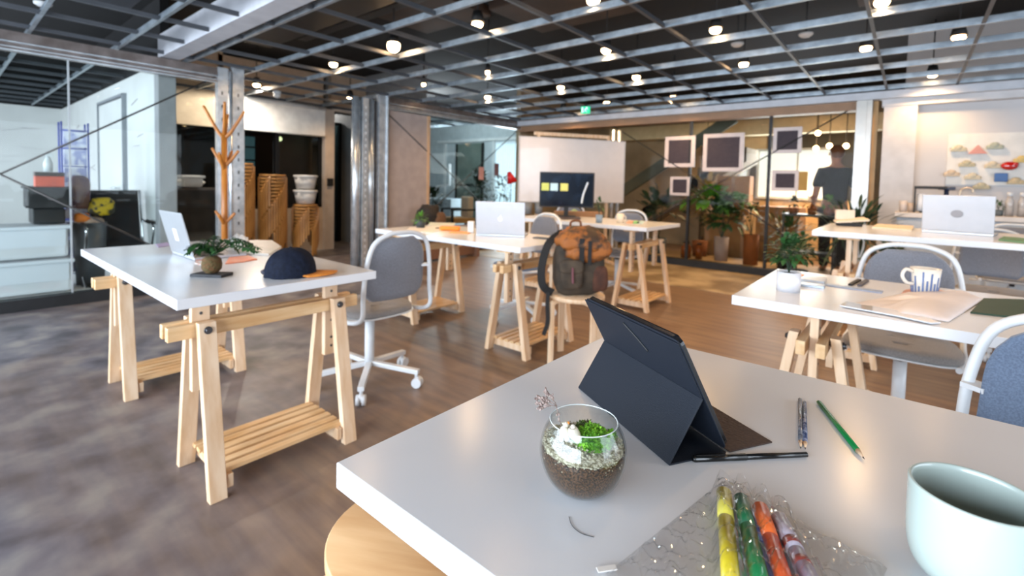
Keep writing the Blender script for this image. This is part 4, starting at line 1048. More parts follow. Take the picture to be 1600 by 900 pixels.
# padded mailer, puffy
pts = [at(x, y, 2, z) for x, y in ((1318, 478), (1398, 462), (1508, 457), (1536, 470), (1482, 504), (1400, 492))]
c = sum(pts, V((0, 0, 0)))/6; w = MB(); prev = None
for s_, h_ in ((1, .001), (1.0, .004), (.93, .012), (.75, .020), (.4, .026), (.02, .027)):
    ring = []
    for i in range(48):
        f = i/48*6; k = int(f); q = pts[k].lerp(pts[(k+1) % 6], f-k)-c
        hh = h_*(1 if q.x*s_ > -.06 else .45)
        ring.append(w.bm.verts.new((q.x*s_, q.y*s_, hh+.004*mn.noise(q*30*s_) if s_ < 1 else hh)))
    if prev:
        for i in range(48): w.bm.faces.new((prev[i], prev[(i+1) % 48], ring[(i+1) % 48], ring[i])).smooth = True
    else: w.bm.faces.new(ring[::-1])
    prev = ring
w.bm.faces.new(prev); t = thing('padded_envelope', 'puffy white padded envelope lying in front of the striped mug', 'envelope', (c.x, c.y, z+.0005))
w.build('envelope_body', mat('white mailer', '#ddd3cf', .45, c2='#d2c8c4', scale=5), t)
P_ = [at(x, y, 2, z)-c for x, y in ((1312, 480), (1322, 474), (1420, 490), (1470, 507), (1455, 508), (1400, 496))]
w = MB(); w.prism([V((q.x, q.y, .003)) for q in P_], (0, 0, .004)); w.build('clear_sleeve', mat('glossy sleeve', '#c3c6cc', .08, coat=1), t)
sheet('folder', 'dark green folder right of the padded envelope', 'folder', [(1537, 468), (1600, 470), (1660, 478), (1660, 506), (1516, 490)], z, .006, mat('dark green card', '#2c4534', .6))
sheet('ruler', 'thin blue ruler between the tins and the striped mug', 'ruler', [(1286, 446), (1292, 444), (1380, 455), (1378, 459)], z, .003, mat('blue ruler', '#8fa3c2', .3))
sheet('pen', 'left of two short dark pens at the far edge of the right desk', 'pen', [(1325, 446), (1340, 438), (1346, 439), (1331, 447)], z, .008, M['black'])
sheet('pen', 'right of two short dark pens at the far edge of the right desk', 'pen', [(1339, 447), (1352, 438), (1358, 440), (1346, 448)], z, .008, mat('dark violet pen', '#2e2a3a', .4))
sheet('tin', 'upper of two flat silver tins beside the white pot', 'tin', [(1249, 441), (1262, 436), (1292, 439), (1288, 446)], z, .016, M['silver'])
sheet('tin', 'lower flat silver tin beside the white pot', 'tin', [(1248, 447), (1254, 443), (1290, 448), (1288, 452)], z, .010, mat('blue silver tin', '#a9b4c0', .25, .6))
sheet('sticky_note', 'small orange note behind the white pot', 'note', [(1236, 431), (1246, 427), (1258, 429), (1250, 434)], z, .001, mat('orange note', '#e8a07a', .6))
sheet('coaster', 'round pink coaster peeking from under the striped mug', 'coaster', [(1408, 459), (1414, 453), (1432, 450), (1474, 454), (1478, 459), (1464, 464), (1430, 464)], z, .0006, mat('pink note', '#d8a294', .6))

# ================================================================== THINGS ON THE FAR RIGHT DESK
z = .90
p = at(1326, 353, 2, z)
t = thing('cardboard_box', 'open white box with raised lid on the raised desk', 'box', (p.x, p.y, z), radians(20))
MB().box((0, 0, .012), (.15, .10, .022), bev=.002).build('base', M['black'], t)
MB().prism([(-.10, -.06, .022), (.12, -.05, .045), (.11, .06, .06), (-.09, .05, .03)], (0, 0, .012)).build('open_flap', mat('cream card', '#e2cfb6', .6), t)
MB().box((-.02, .03, .085), (.13, .02, .075), rz=.1, bev=.002).build('raised_lid', mat('cream card', '#e2cfb6', .6), t)
sheet('paper', 'cream paper pad left of the laptop on the raised desk', 'paper', [(1362, 357), (1370, 352), (1428, 355), (1424, 362)], z, .012, mat('cream card', '#e2cfb6', .6))
sheet('notebook', 'green notebook at the right edge of the raised desk', 'notebook', [(1560, 376), (1568, 371), (1640, 378), (1636, 384)], z, .008, mat('green notebook', '#5f8a64', .6))

# ================================================================== THINGS ON THE FARTHEST DESK
z = .80
p = at(969, 348, 2, z)
t = thing('mug', 'cream mug near the corner of the farthest desk', 'mug', (p.x, p.y, z))
MB().lathe([(0, 0), (.036, 0), (.038, .09), (.035, .09), (.033, .006), (0, .006)], n=28, cap=False).build('mug_body', mat('cream mug', '#d9cdb8', .4), t)
MB().tube([(.036, 0, .07), (.058, 0, .065), (.055, 0, .03), (.036, 0, .022)], .005, 8).build('handle', mat('cream mug', '#d9cdb8', .4), t)
sheet('magazine', 'dark magazine at the far side of the farthest desk', 'magazine', [(872, 343), (876, 338), (906, 339), (908, 343)], z, .006, mat('dark cover', '#4a3f42', .5))
for lab, x, c_ in (('pink', 984, '#d77f8e'), ('green', 993, '#7fc58a'), ('pale blue', 1000, '#a9cfd8')):
    sheet('sticky_note', lab+' paper note on the farthest desk beside the cream mug', 'note', [(x-6, 349), (x-2, 345), (x+7, 346), (x+4, 350)], z, .002, mat(lab+' note', c_, .6))
p = at(897, 337, 2, z)
o = MB().sph((0, 0, .04), .045, 14, (1, 1, .9)).build('round_succulent', mat('pale green succulent', '#a9bf8c', .7, c2='#8aa36c', scale=40, bump=.4)); o.location = (p.x, p.y, z+.0005); tag(o, 'pale green round succulent near the monitor on the farthest desk', 'plant')
# monitor with sticky notes
mp_ = V((-3.02, 4.62, z)); fa = atan2(mp_.x, -mp_.y)  # faces the camera side
t = thing('monitor', 'black monitor with three sticky notes standing on the farthest desk', 'monitor', mp_, atan2(-mp_.x, mp_.y)*1.0)
t.rotation_euler = (0, 0, YAW-.06)
MB().box((0, 0, .31), (.62, .035, .40), bev=.004).build('bezel', M['black'], t)
MB().box((0, -.019, .31), (.59, .003, .37)).build('screen', mat('monitor screen', '#0b1420', .12, c2='#1c2a3c', scale=5, contrast=(.5, .7)), t)
MB().box((0, .02, .07), (.05, .02, .14)).box((0, .02, .008), (.22, .16, .014), bev=.003).build('stand', M['black'], t)
for x, c_ in ((-.245, '#c9cf6a'), (-.145, '#b9d6de'), (-.03, '#d3cf70')):
    MB().box((x, -.0215, .34), (.085, .002, .085)).build('sticky_note', mat('note '+c_, c_, .7), t)['label'] = 'sticky note'
for k in range(4): MB().tube([(.17, -.0212, .16), (.185, -.0212, .25), (.21, -.0212, .33), (.235, -.0212, .40)], .011 if k == 0 else .001, 6) .build('screen_glare', mat('pale screen glare', '#d5dde2', .6), t) if k == 0 else None  # reflection on the dark screen, painted as a pale streak
o = MB().box((0, 0, .0), (.55, .16, .055), bev=.004).build('monitor_riser', mat('riser wood', '#9c6a3e', .6)); o.location = (mp_.x+.0, mp_.y+.25, z+.028); o.rotation_euler = (0, 0, YAW); tag(o, 'wooden shelf block behind the monitor on the farthest desk', 'riser')
# whiteboard on its stand
def dep(px, py, d):
    q = CF + CR*((px-CX)/FPX) + CU*((CY-py)/FPX); return V((0, 0, EYE))+q*d
a = dep(812, 213, 6.75); b = dep(976, 222, 7.25); bl = dep(812, 315, 6.75)
hgt = a.z-bl.z; zc = bl.z; dx = V((b.x-a.x, b.y-a.y, 0)); WB = dx.length; rz = atan2(dx.y, dx.x)
t = thing('whiteboard', 'large blank whiteboard on a stand behind the monitor', 'whiteboard', (a.x, a.y, 0), rz)
MB().box((WB/2, 0, zc+hgt/2), (WB, .025, hgt), bev=.003).build('board', mat('whiteboard enamel', '#e3d9d2', .18, c2='#dfd5ce', coat=.5), t)
w = MB()
for z_ in (zc, zc+hgt): w.box((WB/2, 0, z_), (WB+.02, .035, .014))
for x in (0, WB): w.box((x, 0, zc+hgt/2), (.014, .035, hgt))
w.build('frame', mat('pale frame', '#c9c2bd', .4), t, bevel=.002)
w = MB()
for x in (.3, WB-.25): w.box((x, .05, (zc+hgt+.08)/2), (.04, .04, zc+hgt+.08)); w.box((x, .05, .03), (.05, .6, .04))
w.box((WB/2, .05, zc+hgt+.06), (WB*.72, .03, .05)); w.build('stand', M['birch'], t)
w = MB()
for x in (WB-.12, WB-.02): w.cyl((x, .12, .0), (x, .12, zc+hgt+.18), .028, n=14)
w.build('rear_posts', M['steel'], t)
w = MB()
for x in (.12, .28): w.lathe([(0, 0), (.05, 0), (.065, .16), (0, .16)], (x, -.09, zc-.17), 16)
w.box((.2, -.06, zc-.01), (.36, .1, .012)); w.build('pen_cups', mat('grey cups', '#80807f', .5), t)

# ================================================================== COAT RACK
t = thing('coat_rack', 'orange brown wooden branch coat rack behind the left desk', 'coat rack', (-5.22, 1.84, 0))
rw = M['rackwood']
MB().cyl((0, 0, .02), (0, 0, 1.60), .030, .026, n=20).build('pole', rw, t)
def cam2(dx, dy): return V((dx*.77-dy*.64, dx*.64+dy*.77, 0))
def branch(z0, dx, dy, z1, r=.018):
    d = cam2(dx, dy); MB().tube([V((0, 0, z0)), V((0, 0, z0))+d*.35+V((0, 0, (z1-z0)*.25)), V((0, 0, z1))+d], lambda q: r*(1.15-.5*q), 10).build('branch', rw, t, )
for z0, dx, dy, z1 in ((1.55, -.20, 0, 1.86), (1.55, .19, .02, 1.82), (1.58, .09, -.14, 1.88), (1.55, -.06, .16, 1.80), (1.28, -.12, 0, 1.45), (1.28, .13, .02, 1.43), (1.28, 0, .13, 1.43), (1.24, .02, -.12, 1.40), (.72, -.09, .0, .83), (.72, .09, .02, .81), (.70, 0, -.09, .80)): branch(z0, dx, dy, z1)
for k in range(4):
    a_ = k*pi/2+.4; MB().tube([(0, 0, .30), (cos(a_)*.12, sin(a_)*.12, .16), (cos(a_)*.24, sin(a_)*.24, .015)], .018, 10).build('foot', rw, t)

# ================================================================== LEFT ROOM BEHIND THE GLASS
o = MB().box((-6.7, .3, .03), (1.5, 2.3, .06), bev=.004).build('low_platform', mat('white platform', '#d2d0ce', .5)); tag(o, 'low white platform behind the left glass carrying the plastic bins', 'platform')
PX = -6.25
def bin_(lab, y0, y1, z0, z1, contents):
    t = thing('plastic_bin', lab, 'bin', (PX, (y0+y1)/2, z0), 0, 'translucent plastic bins behind the left glass')
    d = y1-y0; w = MB()
    bm_ = milky('milky plastic', '#f0f2f5', .68)
    w.box((0, 0, (z1-z0)/2), (.44, d, z1-z0-.02), bev=.03); w.build('bin_body', bm_, t)
    w = MB(); w.box((0, 0, z1-z0-.03), (.48, d+.04, .035), bev=.012); w.box((.222, 0, (z1-z0)*.62), (.006, d*.94, (z1-z0)*.52), bev=.0); w.build('lid', milky('milky lid', '#e2e6ec', .8), t)
    w = MB(); random.seed(int(z0*100)+3)
    for k in range(10):
        yy = random.uniform(-d*.38, d*.38); w.sph((.10, yy, .055+random.uniform(0, .03)), .05, 8, (1, 1.8, .7))
    w.build('contents', contents, t); return t
bin_('upper translucent plastic bin behind the left glass', .12, .80, .385, .70, mat('brown clutter', '#6a4f48', .8, c2='#8a8078', scale=9))
bin_('lower translucent plastic bin with pink and dark clothes behind the left glass', .10, .82, .062, .385, mat('pink dark clutter', '#28242c', .8, c2='#b04a5c', scale=9, contrast=(.45, .55)))
t = thing('crate', 'black plastic crate on top of the translucent bins', 'crate', (PX, .68, .70))
w = MB(); w.box((0, 0, .07), (.30, .22, .14), bev=.012); w.build('lower_tray', M['black'], t)
w = MB(); w.box((0, 0, .24), (.34, .28, .19), bev=.01); w.box((0, 0, .33), (.37, .31, .02), bev=.006); w.box((.165, 0, .16), (.02, .31, .02)); w.build('upper_tray', M['black'], t)
t = thing('tote_bin', 'tall grey rubbish bin behind the left glass', 'bin', (-6.35, 1.0, .062))
MB().lathe([(0, 0), (.11, 0), (.135, .62), (.125, .62), (.1, .02), (0, .02)], n=24).build('bin_body', mat('smoky grey plastic', '#5e6266', .35, c2='#4c5054'), t)
MB().sph((0, 0, .63), .12, 14, (1, 1, .45)).build('crumpled_liner', mat('beige liner', '#b59a86', .7, c2='#9a8070', scale=20, bump=.4), t)
o = bag('yellow_bag', None, (-6.35, 1.10, .84), (.16, .20, .18), mat('yellow bag', '#c9a81c', .6, c2='#3a3420', scale=14, contrast=(.46, .54)), 4); tag(o, 'yellow and black bag resting on the grey rubbish bin', 'bag')
o = bag('orange_bag', None, (-6.3, .93, .735), (.12, .12, .09), mat('orange fruit net', '#e07a22', .6), 6); tag(o, 'orange bundle on the rim of the grey rubbish bin', 'bundle')
o = bag('purple_bag', None, (-6.42, .94, .98), (.14, .16, .34), mat('plum bag', '#5c3f4c', .7, c2='#8a6450', scale=10), 9); tag(o, 'plum coloured soft bag standing behind the black crate', 'bag')
t = thing('cardboard_box', 'orange red box with dark top on the black crate', 'box', (PX, .70, 1.036))
MB().box((0, 0, .05), (.12, .20, .10), bev=.004).build('carton', mat('orange red carton', '#c44a28', .5, c2='#d8583a', scale=9), t)
MB().box((0, 0, .12), (.122, .202, .04), bev=.004).build('top_band', mat('dark brown carton', '#3a2620', .5), t)
t = thing('spray_bottle', 'white spray bottle on the red box behind the left glass', 'bottle', (PX, .695, 1.18))
MB().lathe([(0, 0), (.032, 0), (.034, .08), (.02, .12), (.012, .14), (0, .14)], n=16).build('bottle_body', M['white_metal'], t)
MB().box((0, .01, .155), (.02, .05, .03), bev=.004).build('trigger', M['white_metal'], t)
t = thing('poster_rack', 'tall blue wire display rack with lilac prints behind the left glass', 'rack', (-6.55, .92, .06))
w = MB()
for y_ in (-.10, .10):
    for x_ in (-.08, .08): w.cyl((x_, y_, 0), (x_, y_, 1.62), .008, n=8)
for k in range(9):
    for x_ in (-.08, .08): w.cyl((x_, -.1, .1+k*.18), (x_, .1, .1+k*.18), .006, n=6)
w.build('wire_frame', mat('blue wire', '#5a63b0', .4), t)
w = MB()
for k in range(8): w.box((0.04, 0, .19+k*.18), (.10, .17, .15))
w.build('prints', mat('lilac prints', '#a3a6cf', .6, c2='#dcdce8', scale=14, contrast=(.45, .55)), t)
o = MB().box((-6.1, 1.03, .067), (.3, .16, .012), rz=.3, bev=.003).build('floor_mat', M['black']); tag(o, 'small black mat on the white platform below the grey bin', 'mat')
# mesh visitor chairs
def mesh_chair(lab, loc, w_):
    t = thing('mesh_chair', lab, 'chair', loc, 0, 'black mesh chairs with chrome frames behind the left glass')
    mm = mat('black mesh', '#0f1012', .85, c2='#18191c', scale=300, bump=.3)
    w = MB(); P_ = [(-.20, .80), (-.17, .60), (-.13, .47), (.0, .42), (.28, .44), (.31, .43)]
    P_ = [V((0, 0, 0))+V((x, 0, z)) for x, z in P_]; P_[0] = V((-.25, 0, 1.0))
    P_ = catmull(P_, 5)
    pr = [V((p.x, -w_/2, p.z)) for p in P_] + [V((p.x-.02, -w_/2, p.z-.025)) for p in reversed(P_)]
    w.prism(pr, (0, w_, 0)); w.build('sling_seat', mm, t, bevel=.004)
    w = MB()
    for s in (-1, 1):
        y_ = s*(w_/2+.018)
        w.tube([(-.255, y_, 1.0), (-.17, y_, .62), (-.10, y_, .42), (.30, y_, .42)], .012, 8)
        w.tube([(-.19, y_, .68), (.05, y_, .66), (.24, y_, .65), (.27, y_, .58), (.2, y_, .42)], .012, 8)
        w.tube([(.0, y_, .42), (.02, y_, .2), (.26, y_, .03)], .012, 8); w.tube([(.0, y_, .42), (-.02, y_, .2), (-.26, y_, .03)], .012, 8)
    w.cyl((0, -w_/2, .40), (0, w_/2, .40), .014); w.build('chrome_frame', M['chrome'], t)
    w = MB()
    for s in (-1, 1):
        w.tube([(.02, s*(w_/2+.02), .675), (.24, s*(w_/2+.02), .665)], .018, 8)
    w.build('armrests', M['black'], t)
    w = MB(); w.box((.31, 0, .41), (.012, w_, .02)); w.build('front_edge', mat('wood edge', '#7a4a2c', .5), t)
    return t
mesh_chair('black mesh chair with chrome arms beside the yellow bag', (-6.35, 1.20, 0), .50)
mesh_chair('black mesh chair behind the coat rack', (-6.45, 1.98, 0), .54)
o = bin_('white plastic tub on a ledge behind the second black mesh chair', -.11, .11, 0, .17, M['paper']); o.location = (-7.28, 2.13, 1.02); o['label'] = 'white plastic tub on a ledge in the dark recess behind the coat rack'; del o['group']
o = MB().box((-7.3, 2.1, .995), (.38, .95, .04)).box((-7.3, 1.68, .49), (.34, .04, .98)).box((-7.3, 2.5, .49), (.34, .04, .98)).build('ledge_table', mat('dark ledge', '#4a4038', .6)); tag(o, 'dark narrow ledge under the white tub in the recess', 'ledge')
# tubs on the low stool stack
for k, (lab, dz) in enumerate((('lower of two white tubs on the low stack of stools', 0), ('upper of two white tubs on the low stack of stools', .22))):
    t = thing('storage_tub', lab, 'tub', (-6.97, 3.56, .80+dz), .4, 'white tubs on the low stool stack')
    MB().lathe([(0, 0), (.13, 0), (.165, .17), (.15, .17), (.12, .01), (0, .01)], n=4, cap=False).lathe([(0, .0), (.13, .0), (.163, .165), (0, .165)], n=24, sy=.9).build('tub_body', mat('white tub', '#cfc9c2', .4), t)
    MB().lathe([(0, .168), (.175, .168), (.18, .19), (.17, .2), (0, .205)], n=28, sy=.9).build('tub_lid', mat('white tub lid', '#dedad4', .35), t)

# ================================================================== ALONG THE MIDDLE PARTITION
t = thing('bench', 'low brown bench against the pale panel carrying a dark backpack', 'bench', (-5.38, 4.85, 0))
MB().box((0, 0, .46), (.38, 1.5, .05), bev=.008).build('bench_seat', mat('brown bench top', '#6e4a38', .6), t)
for y_ in (-.65, .65): MB().box((0, y_, .217), (.32, .04, .435)).build('bench_side', mat('brown bench side', '#7e5a44', .6), t)
MB().box((0.08, 0, .16), (.02, 1.26, .24)).build('back_board', mat('brown bench side', '#7e5a44', .6), t)
t = thing('backpack', 'dark backpack with brown patch leaning on the pale panel', 'backpack', (-5.38, 4.60, .487))
bag('main_compartment', t, (0, 0, .17), (.26, .36, .34), mat('black canvas', '#1c1a1a', .85, c2='#3a3026', scale=9), 12, .7, .22, .2)
bag('front_pocket', t, (.10, .12, .13), (.12, .20, .22), mat('brown patch canvas', '#6a4a30', .8), 13, .7, .15)
bag('side_pouch', t, (.04, -.22, .06), (.12, .16, .13), mat('black canvas', '#1c1a1a', .85), 14, .7, .2)
# side room seen through the middle glass
struct('wall_side_room', MB().box((-9.2, 8.75, 1.5), (5.0, .1, 3.)), mat('pale blue wall', '#b9c6cc', .7))
t = thing('window_11', 'bright curtained window in the side room', 'window'); t['kind'] = 'structure'
MB().box((-6.95, 8.68, 1.15), (1.5, .02, 1.9)).build('pane', emit('curtain glow', '#d8eaf2', 1.3), t)
w = MB()
for k in range(22): w.cyl((-7.68+k*.07, 8.64, .3), (-7.68+k*.07, 8.64, 2.15), .022, n=8)
w.build('curtain', emit('sheer curtain', '#cfe0e8', .55), t)  # cloth emits to paint in the daylight shining through it
w = MB(); w.box((-7.78, 8.66, 1.15), (.07, .05, 2.1)); w.box((-9.5, 8.66, 1.15), (.08, .05, 2.1)); w.box((-8.2, 8.66, 2.22), (3.2, .05, .07)); w.build('frame', mat('pale window frame', '#d5dde0', .5), t)
t = thing('door_4', 'dark green glass door in the side room', 'door'); t['kind'] = 'structure'
MB().box((-8.6, 8.67, 1.1), (.95, .04, 2.1)).build('door_leaf', mat('dark green glass', '#5c6c66', .35, c2='#6e7c76', scale=3), t)
MB().box((-8.6, 8.64, 1.1), (.9, .02, .05)).box((-9.05, 8.64, 1.1), (.05, .03, 2.1)).box((-8.14, 8.64, 1.1), (.05, .03, 2.1)).build('door_frame', M['blackmetal'], t)
MB().cyl((-8.25, 8.62, .95), (-8.25, 8.62, 1.25), .014).build('door_handle', M['chrome'], t)
o = MB().tube([(-9.2, 7.9, .0), (-9.2, 7.9, .9), (-8.9, 7.9, 1.05), (-8.5, 7.9, 1.1), (-8.5, 7.9, 1.6)], .035, 8, res=1).build('hand_rail', M['white_metal']); tag(o, 'white stair hand rail in the side room behind the middle glass', 'hand rail')
o = MB().box((-8.0, 7.4, .45), (.7, .5, .8), bev=.02).build('low_cabinet', mat('pale blue cabinet', '#aebbc2', .6)); o.location.z = -.05; tag(o, 'pale blue grey low cabinet behind the middle glass', 'cabinet')
t = thing('armchair', 'black framed armchair with a cream cushion behind the middle glass', 'armchair', (-6.55, 6.35, 0), radians(-20))
w = MB()
for x_ in (-.25, .25):
    for y_ in (-.25, .25): w.box((x_, y_, .33), (.04, .04, .66))
    w.box((x_, 0, .66), (.05, .56, .03), bev=.004)
w.box((0, -.25, .40), (.5, .03, .05)); w.box((0, .25, .40), (.5, .03, .05)); w.build('frame', M['blackmetal'], t)
MB().box((0, 0, .46), (.46, .46, .10), bev=.02).build('seat_cushion', mat('tan cushion', '#b98a56', .8), t)
MB().box((-.05, .18, .70), (.34, .12, .40), bev=.03).build('back_cushion', mat('cream cushion', '#cfb69c', .8), t)
pm = mat('grey planter', '#5c6466', .6)
pot_plant('potted_plant', 'tall dark leafy plant behind the middle glass', 'plant', (-6.75, 7.1, 0), .16, .32, pm, .33, 260, .13, .06, M['leafd'], 31, cz=.98, sq=(.8, .9, 1.35))
pot_plant('potted_plant', 'dark thin leaved plant beside the whiteboard behind the glass', 'plant', (-6.75, 7.75, 0), .14, .3, pm, .30, 150, .12, .035, M['leafd'], 32, cz=.95, sq=(1.2, 1.2, 1.3))
pot_plant('potted_plant', 'low dark plant nearest the pale panel behind the glass', 'plant', (-6.45, 5.6, 0), .13, .45, pm, .24, 150, .12, .05, M['leafd'], 33, cz=.82)
t = thing('clip_lamp', 'red cone shaded lamp left of the whiteboard', 'lamp', (-5.52, 6.62, 0))
MB().cyl((0, 0, 0), (0, 0, .02), .11, n=24).build('lamp_base', M['blackmetal'], t)
MB().cyl((0, 0, .02), (0, 0, 1.16), .009, n=10).tube([(0, 0, 1.15), (.0, -.03, 1.25), (.02, -.09, 1.36)], .009, 8).build('pole', M['blackmetal'], t)
MB().cyl((.02, -.09, 1.37), (.05, -.02, 1.19), .03, .095, n=24).build('lamp_shade', mat('red enamel', '#d01a20', .4), t)
for i, (px, py, lab, c_) in enumerate([(752, 271, 'pink paper note stuck on the middle glass', '#c79a98'), (776, 265, 'dark mauve paper note stuck on the middle glass', '#6e5a66')]):
    q = at(px, py, 0, XL+.02); o = MB().box(q, (.004, .12, .22)).build('paper_note', mat('note '+c_, c_, .7)); tag(o, lab, 'note')

# ================================================================== BACK GLASS: FRAMES, PLANTS, PERSON
def frame_(px0, py0, px1, py1, lab):
    a_ = at(px0, py0, 1, YB-.02); b_ = at(px1, py1, 1, YB-.02); w_ = b_.x-a_.x; h_ = a_.z-b_.z
    t = thing('picture_frame', lab, 'frame', ((a_.x+b_.x)/2, YB-.02, b_.z), 0, 'square frames hung on the back glass')
    e = .055*min(1, w_/.4); w = MB()
    for z_ in (e/2, h_-e/2): w.box((0, 0, z_), (w_, .022, e))
    for s in (-1, 1): w.box((s*(w_-e)/2, 0, h_/2), (e, .022, h_-2*e))
    w.build('frame_border', mat('whitewashed frame', '#cdbfba', .5), t)
    MB().box((0, .004, h_/2), (w_-2*e+.004, .010, h_-2*e+.004)).build('panel', mat('dark plum slate', '#3b2f35', .7, c2='#332830', scale=20), t)
    w = MB()
    for k in range(5): w.box((0, -.002, h_/2+(k-2)*h_*.13), ((w_-2*e)*.9, .002, .003))
    w.build('panel_lines', mat('plum line', '#2a2126', .6), t)
frame_(1040, 214, 1085, 261, 'square white frame, upper left one on the back glass')
frame_(1100, 210, 1161, 268, 'largest square white frame on the back glass')
frame_(1048, 276, 1077, 306, 'smallest square white frame, low on the left of the back glass')
frame_(1209, 200, 1252, 239, 'square white frame at the upper right, above another frame')
frame_(1207, 266, 1247, 299, 'square white frame at the lower right, below another frame')
q0 = at(1248, 268, 1, YB-.02); q1 = at(1261, 298, 1, YB-.02)
o = MB().box(((q0.x+q1.x)/2, YB-.02, (q0.z+q1.z)/2), (q1.x-q0.x, .01, q0.z-q1.z)).build('card', mat('ochre card', '#a9833f', .7)); tag(o, 'ochre card beside the lower right frame on the back glass', 'card')

# room behind
struct('wall_back_room', MB().box((-4.2, 11.75, 1.5), (16.6, .1, 3.)), mat('warm far wall', '#c9b08c', .7))
struct('wall_back_inner', MB().box((-4.9, 9.75, 1.5), (3.4, .1, 3.)), mat('taupe far wall', '#b09a7e', .8, c2='#9a876e', scale=3))
struct('trim_16', MB().box((-2.65, 9.3, 2.24), (4.6, .3, .26)), mat('cream bulkhead', '#d9c9a6', .7))
struct('wall_back_divider', MB().box((-5.85, 8.8, 1.5), (.1, 3.2, 3.)), mat('taupe far wall', '#8f7e6a', .8))
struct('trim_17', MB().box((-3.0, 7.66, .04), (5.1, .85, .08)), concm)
for n_, (x0, x1, z0, z1, lab) in {12: (-2.12, -1.0, 1.02, 1.86, 'bright window behind the square frames at right'), 13: (-2.62, -2.28, 1.10, 1.52, 'small bright window between the frames and the cartons')}.items():
    t = thing('window_%d' % n_, lab, 'window'); t['kind'] = 'structure'
    MB().box(((x0+x1)/2, 9.45, (z0+z1)/2), (x1-x0, .02, z1-z0)).build('pane', emit('bright daylight pane', '#dce9f0', .85), t)
    w = MB(); w.box(((x0+x1)/2, 9.44, z0), (x1-x0+.06, .04, .04)); w.box(((x0+x1)/2, 9.44, z1), (x1-x0+.06, .04, .04)); w.box((x0, 9.44, (z0+z1)/2), (.04, .04, z1-z0)); w.box((x1, 9.44, (z0+z1)/2), (.04, .04, z1-z0))
    w.box((x0+(x1-x0)*.55, 9.44, (z0+z1)/2), (.03, .04, z1-z0)); w.build('frame', mat('pale window frame', '#d5dde0', .5), t)
struct('wall_back_low', MB().box((-1.8, 9.5, .5), (2.4, .08, 1.0)).box((-2.45, 9.5, 2.1), (.9, .08, .5)), mat('warm far wall', '#c9b08c', .7))
# staircase
w = MB(); n_ = 11
for k in range(n_): w.box((-4.75+k*.25, 8.95, .10+k*.165), (.27, .8, .20+.0))
w.prism([(-4.95, 8.55, -.0), (-4.6, 8.55, .0), (-2.1, 8.55, 1.62), (-2.1, 8.55, 1.85), (-4.95, 8.55, .1)], (0, .8, 0))
o = w.build('staircase', mat('concrete stair', '#8a7d6c', .8, c2='#6f6456', scale=4)); tag(o, 'concrete staircase rising to the right behind the back glass', 'staircase')
o = MB().beam((-4.3, 8.5, 1.05), (-2.3, 8.5, 2.35), .06, .2).build('stair_panel', mat('dark teal stair side', '#5a6058', .7)); tag(o, 'dark teal side panel of the stairs behind the largest frame', 'stair panel'); o['kind'] = 'structure'
# pots
def bpot(px0, px1, pyb, pyt, y, lab, m, cat='pot', name='plant_pot', zb=.082, **k):
    a_ = at((px0+px1)/2, (pyb), 1, y); l_ = at(px0, pyb, 1, y); r_ = at(px1, pyb, 1, y); tz = at((px0+px1)/2, pyt, 1, y)
    rr = (r_.x-l_.x)/2*.8; return (a_.x, y, zb), rr, tz.z-zb
loc, rr, hh = bpot(1112, 1140, 405, 370, 7.55, '', None)
t = pot_plant('potted_plant', 'big leafy plant in a lilac grey pot below the largest frame', 'plant', loc, rr, hh, mat('lilac grey pot', '#8e848a', .7), .30, 190, .16, .09, M['leaf'], 41, cz=hh+.28, taper=.88, sq=(1.0, .6, 1.0))
foliage('bright_leaves', t, (-.20, 0, hh+.55), .30, 70, .26, .13, M['leafb'], 42, sq=(1.25, .5, .45), droop=.8)
foliage('bright_leaves', t, (.2, 0, hh+.50), .16, 40, .20, .09, M['leafb'], 43, sq=(1, .6, .8), droop=.8)
loc, rr, hh = bpot(1156, 1188, 413, 366, 7.50, '', None)
t = pot_plant('potted_plant', 'brown woven basket with a sparse plant beside the lilac grey pot', 'plant', loc, rr*.95, hh, mat('woven basket', '#8a4f1e', .8, c2='#5e3514', scale=40, stretch=(1, 1, 6), bump=.6), .22, 60, .10, .04, M['leafd'], 44, cz=hh+.25, taper=.95)
for (a_, b_, c_, d_, lab) in ((1062, 1081, 402, 379, 'left of two amber jars at the foot of the back glass'), (1085, 1098, 404, 382, 'right of two amber jars at the foot of the back glass')):
    loc, rr, hh = bpot(a_, b_, c_, d_, 7.45, '', None)
    t = thing('jar', lab, 'jar', loc); MB().lathe([(0, 0), (rr, 0), (rr, hh*.75), (rr*.6, hh*.88), (rr*.6, hh), (0, hh)], n=20).build('jar_body', mat('amber glass', '#7a3f12', .25, c2='#5c2e0c', scale=9), t)
    MB().cyl((0, 0, hh), (0, 0, hh+.02), rr*.65).build('lid', M['blackmetal'], t)
pot_plant('potted_plant', 'broad leaved dark plant behind the glass left of the amber jars', 'plant', (-3.15, 7.6, .082), .13, .25, pm, .40, 42, .24, .13, M['leafd'], 45, cz=.70, sq=(1, .6, .8))
pot_plant('potted_plant', 'dark grasslike plant behind the glass right of the woven basket', 'plant', (-1.28, 7.5, .082), .12, .2, M['black'], .26, 110, .18, .03, M['leaf'], 46, cz=.50, sq=(1.2, .6, .8))
# dry corn/pampas stalks
t = thing('dried_plant', 'dry pale leaf stalks standing behind the bright plant', 'plant', (-2.55, 7.8, .082))
MB().lathe([(0, 0), (.10, 0), (.12, .24), (0, .24)], n=20).build('pot', mat('terracotta', '#7c4a2a', .8), t)
foliage('dried_leaves', t, (.08, 0, .85), .34, 60, .30, .05, mat('straw leaf', '#c2a468', .8, c2='#a08244', scale=8), 47, sq=(.6, .4, 1.4))
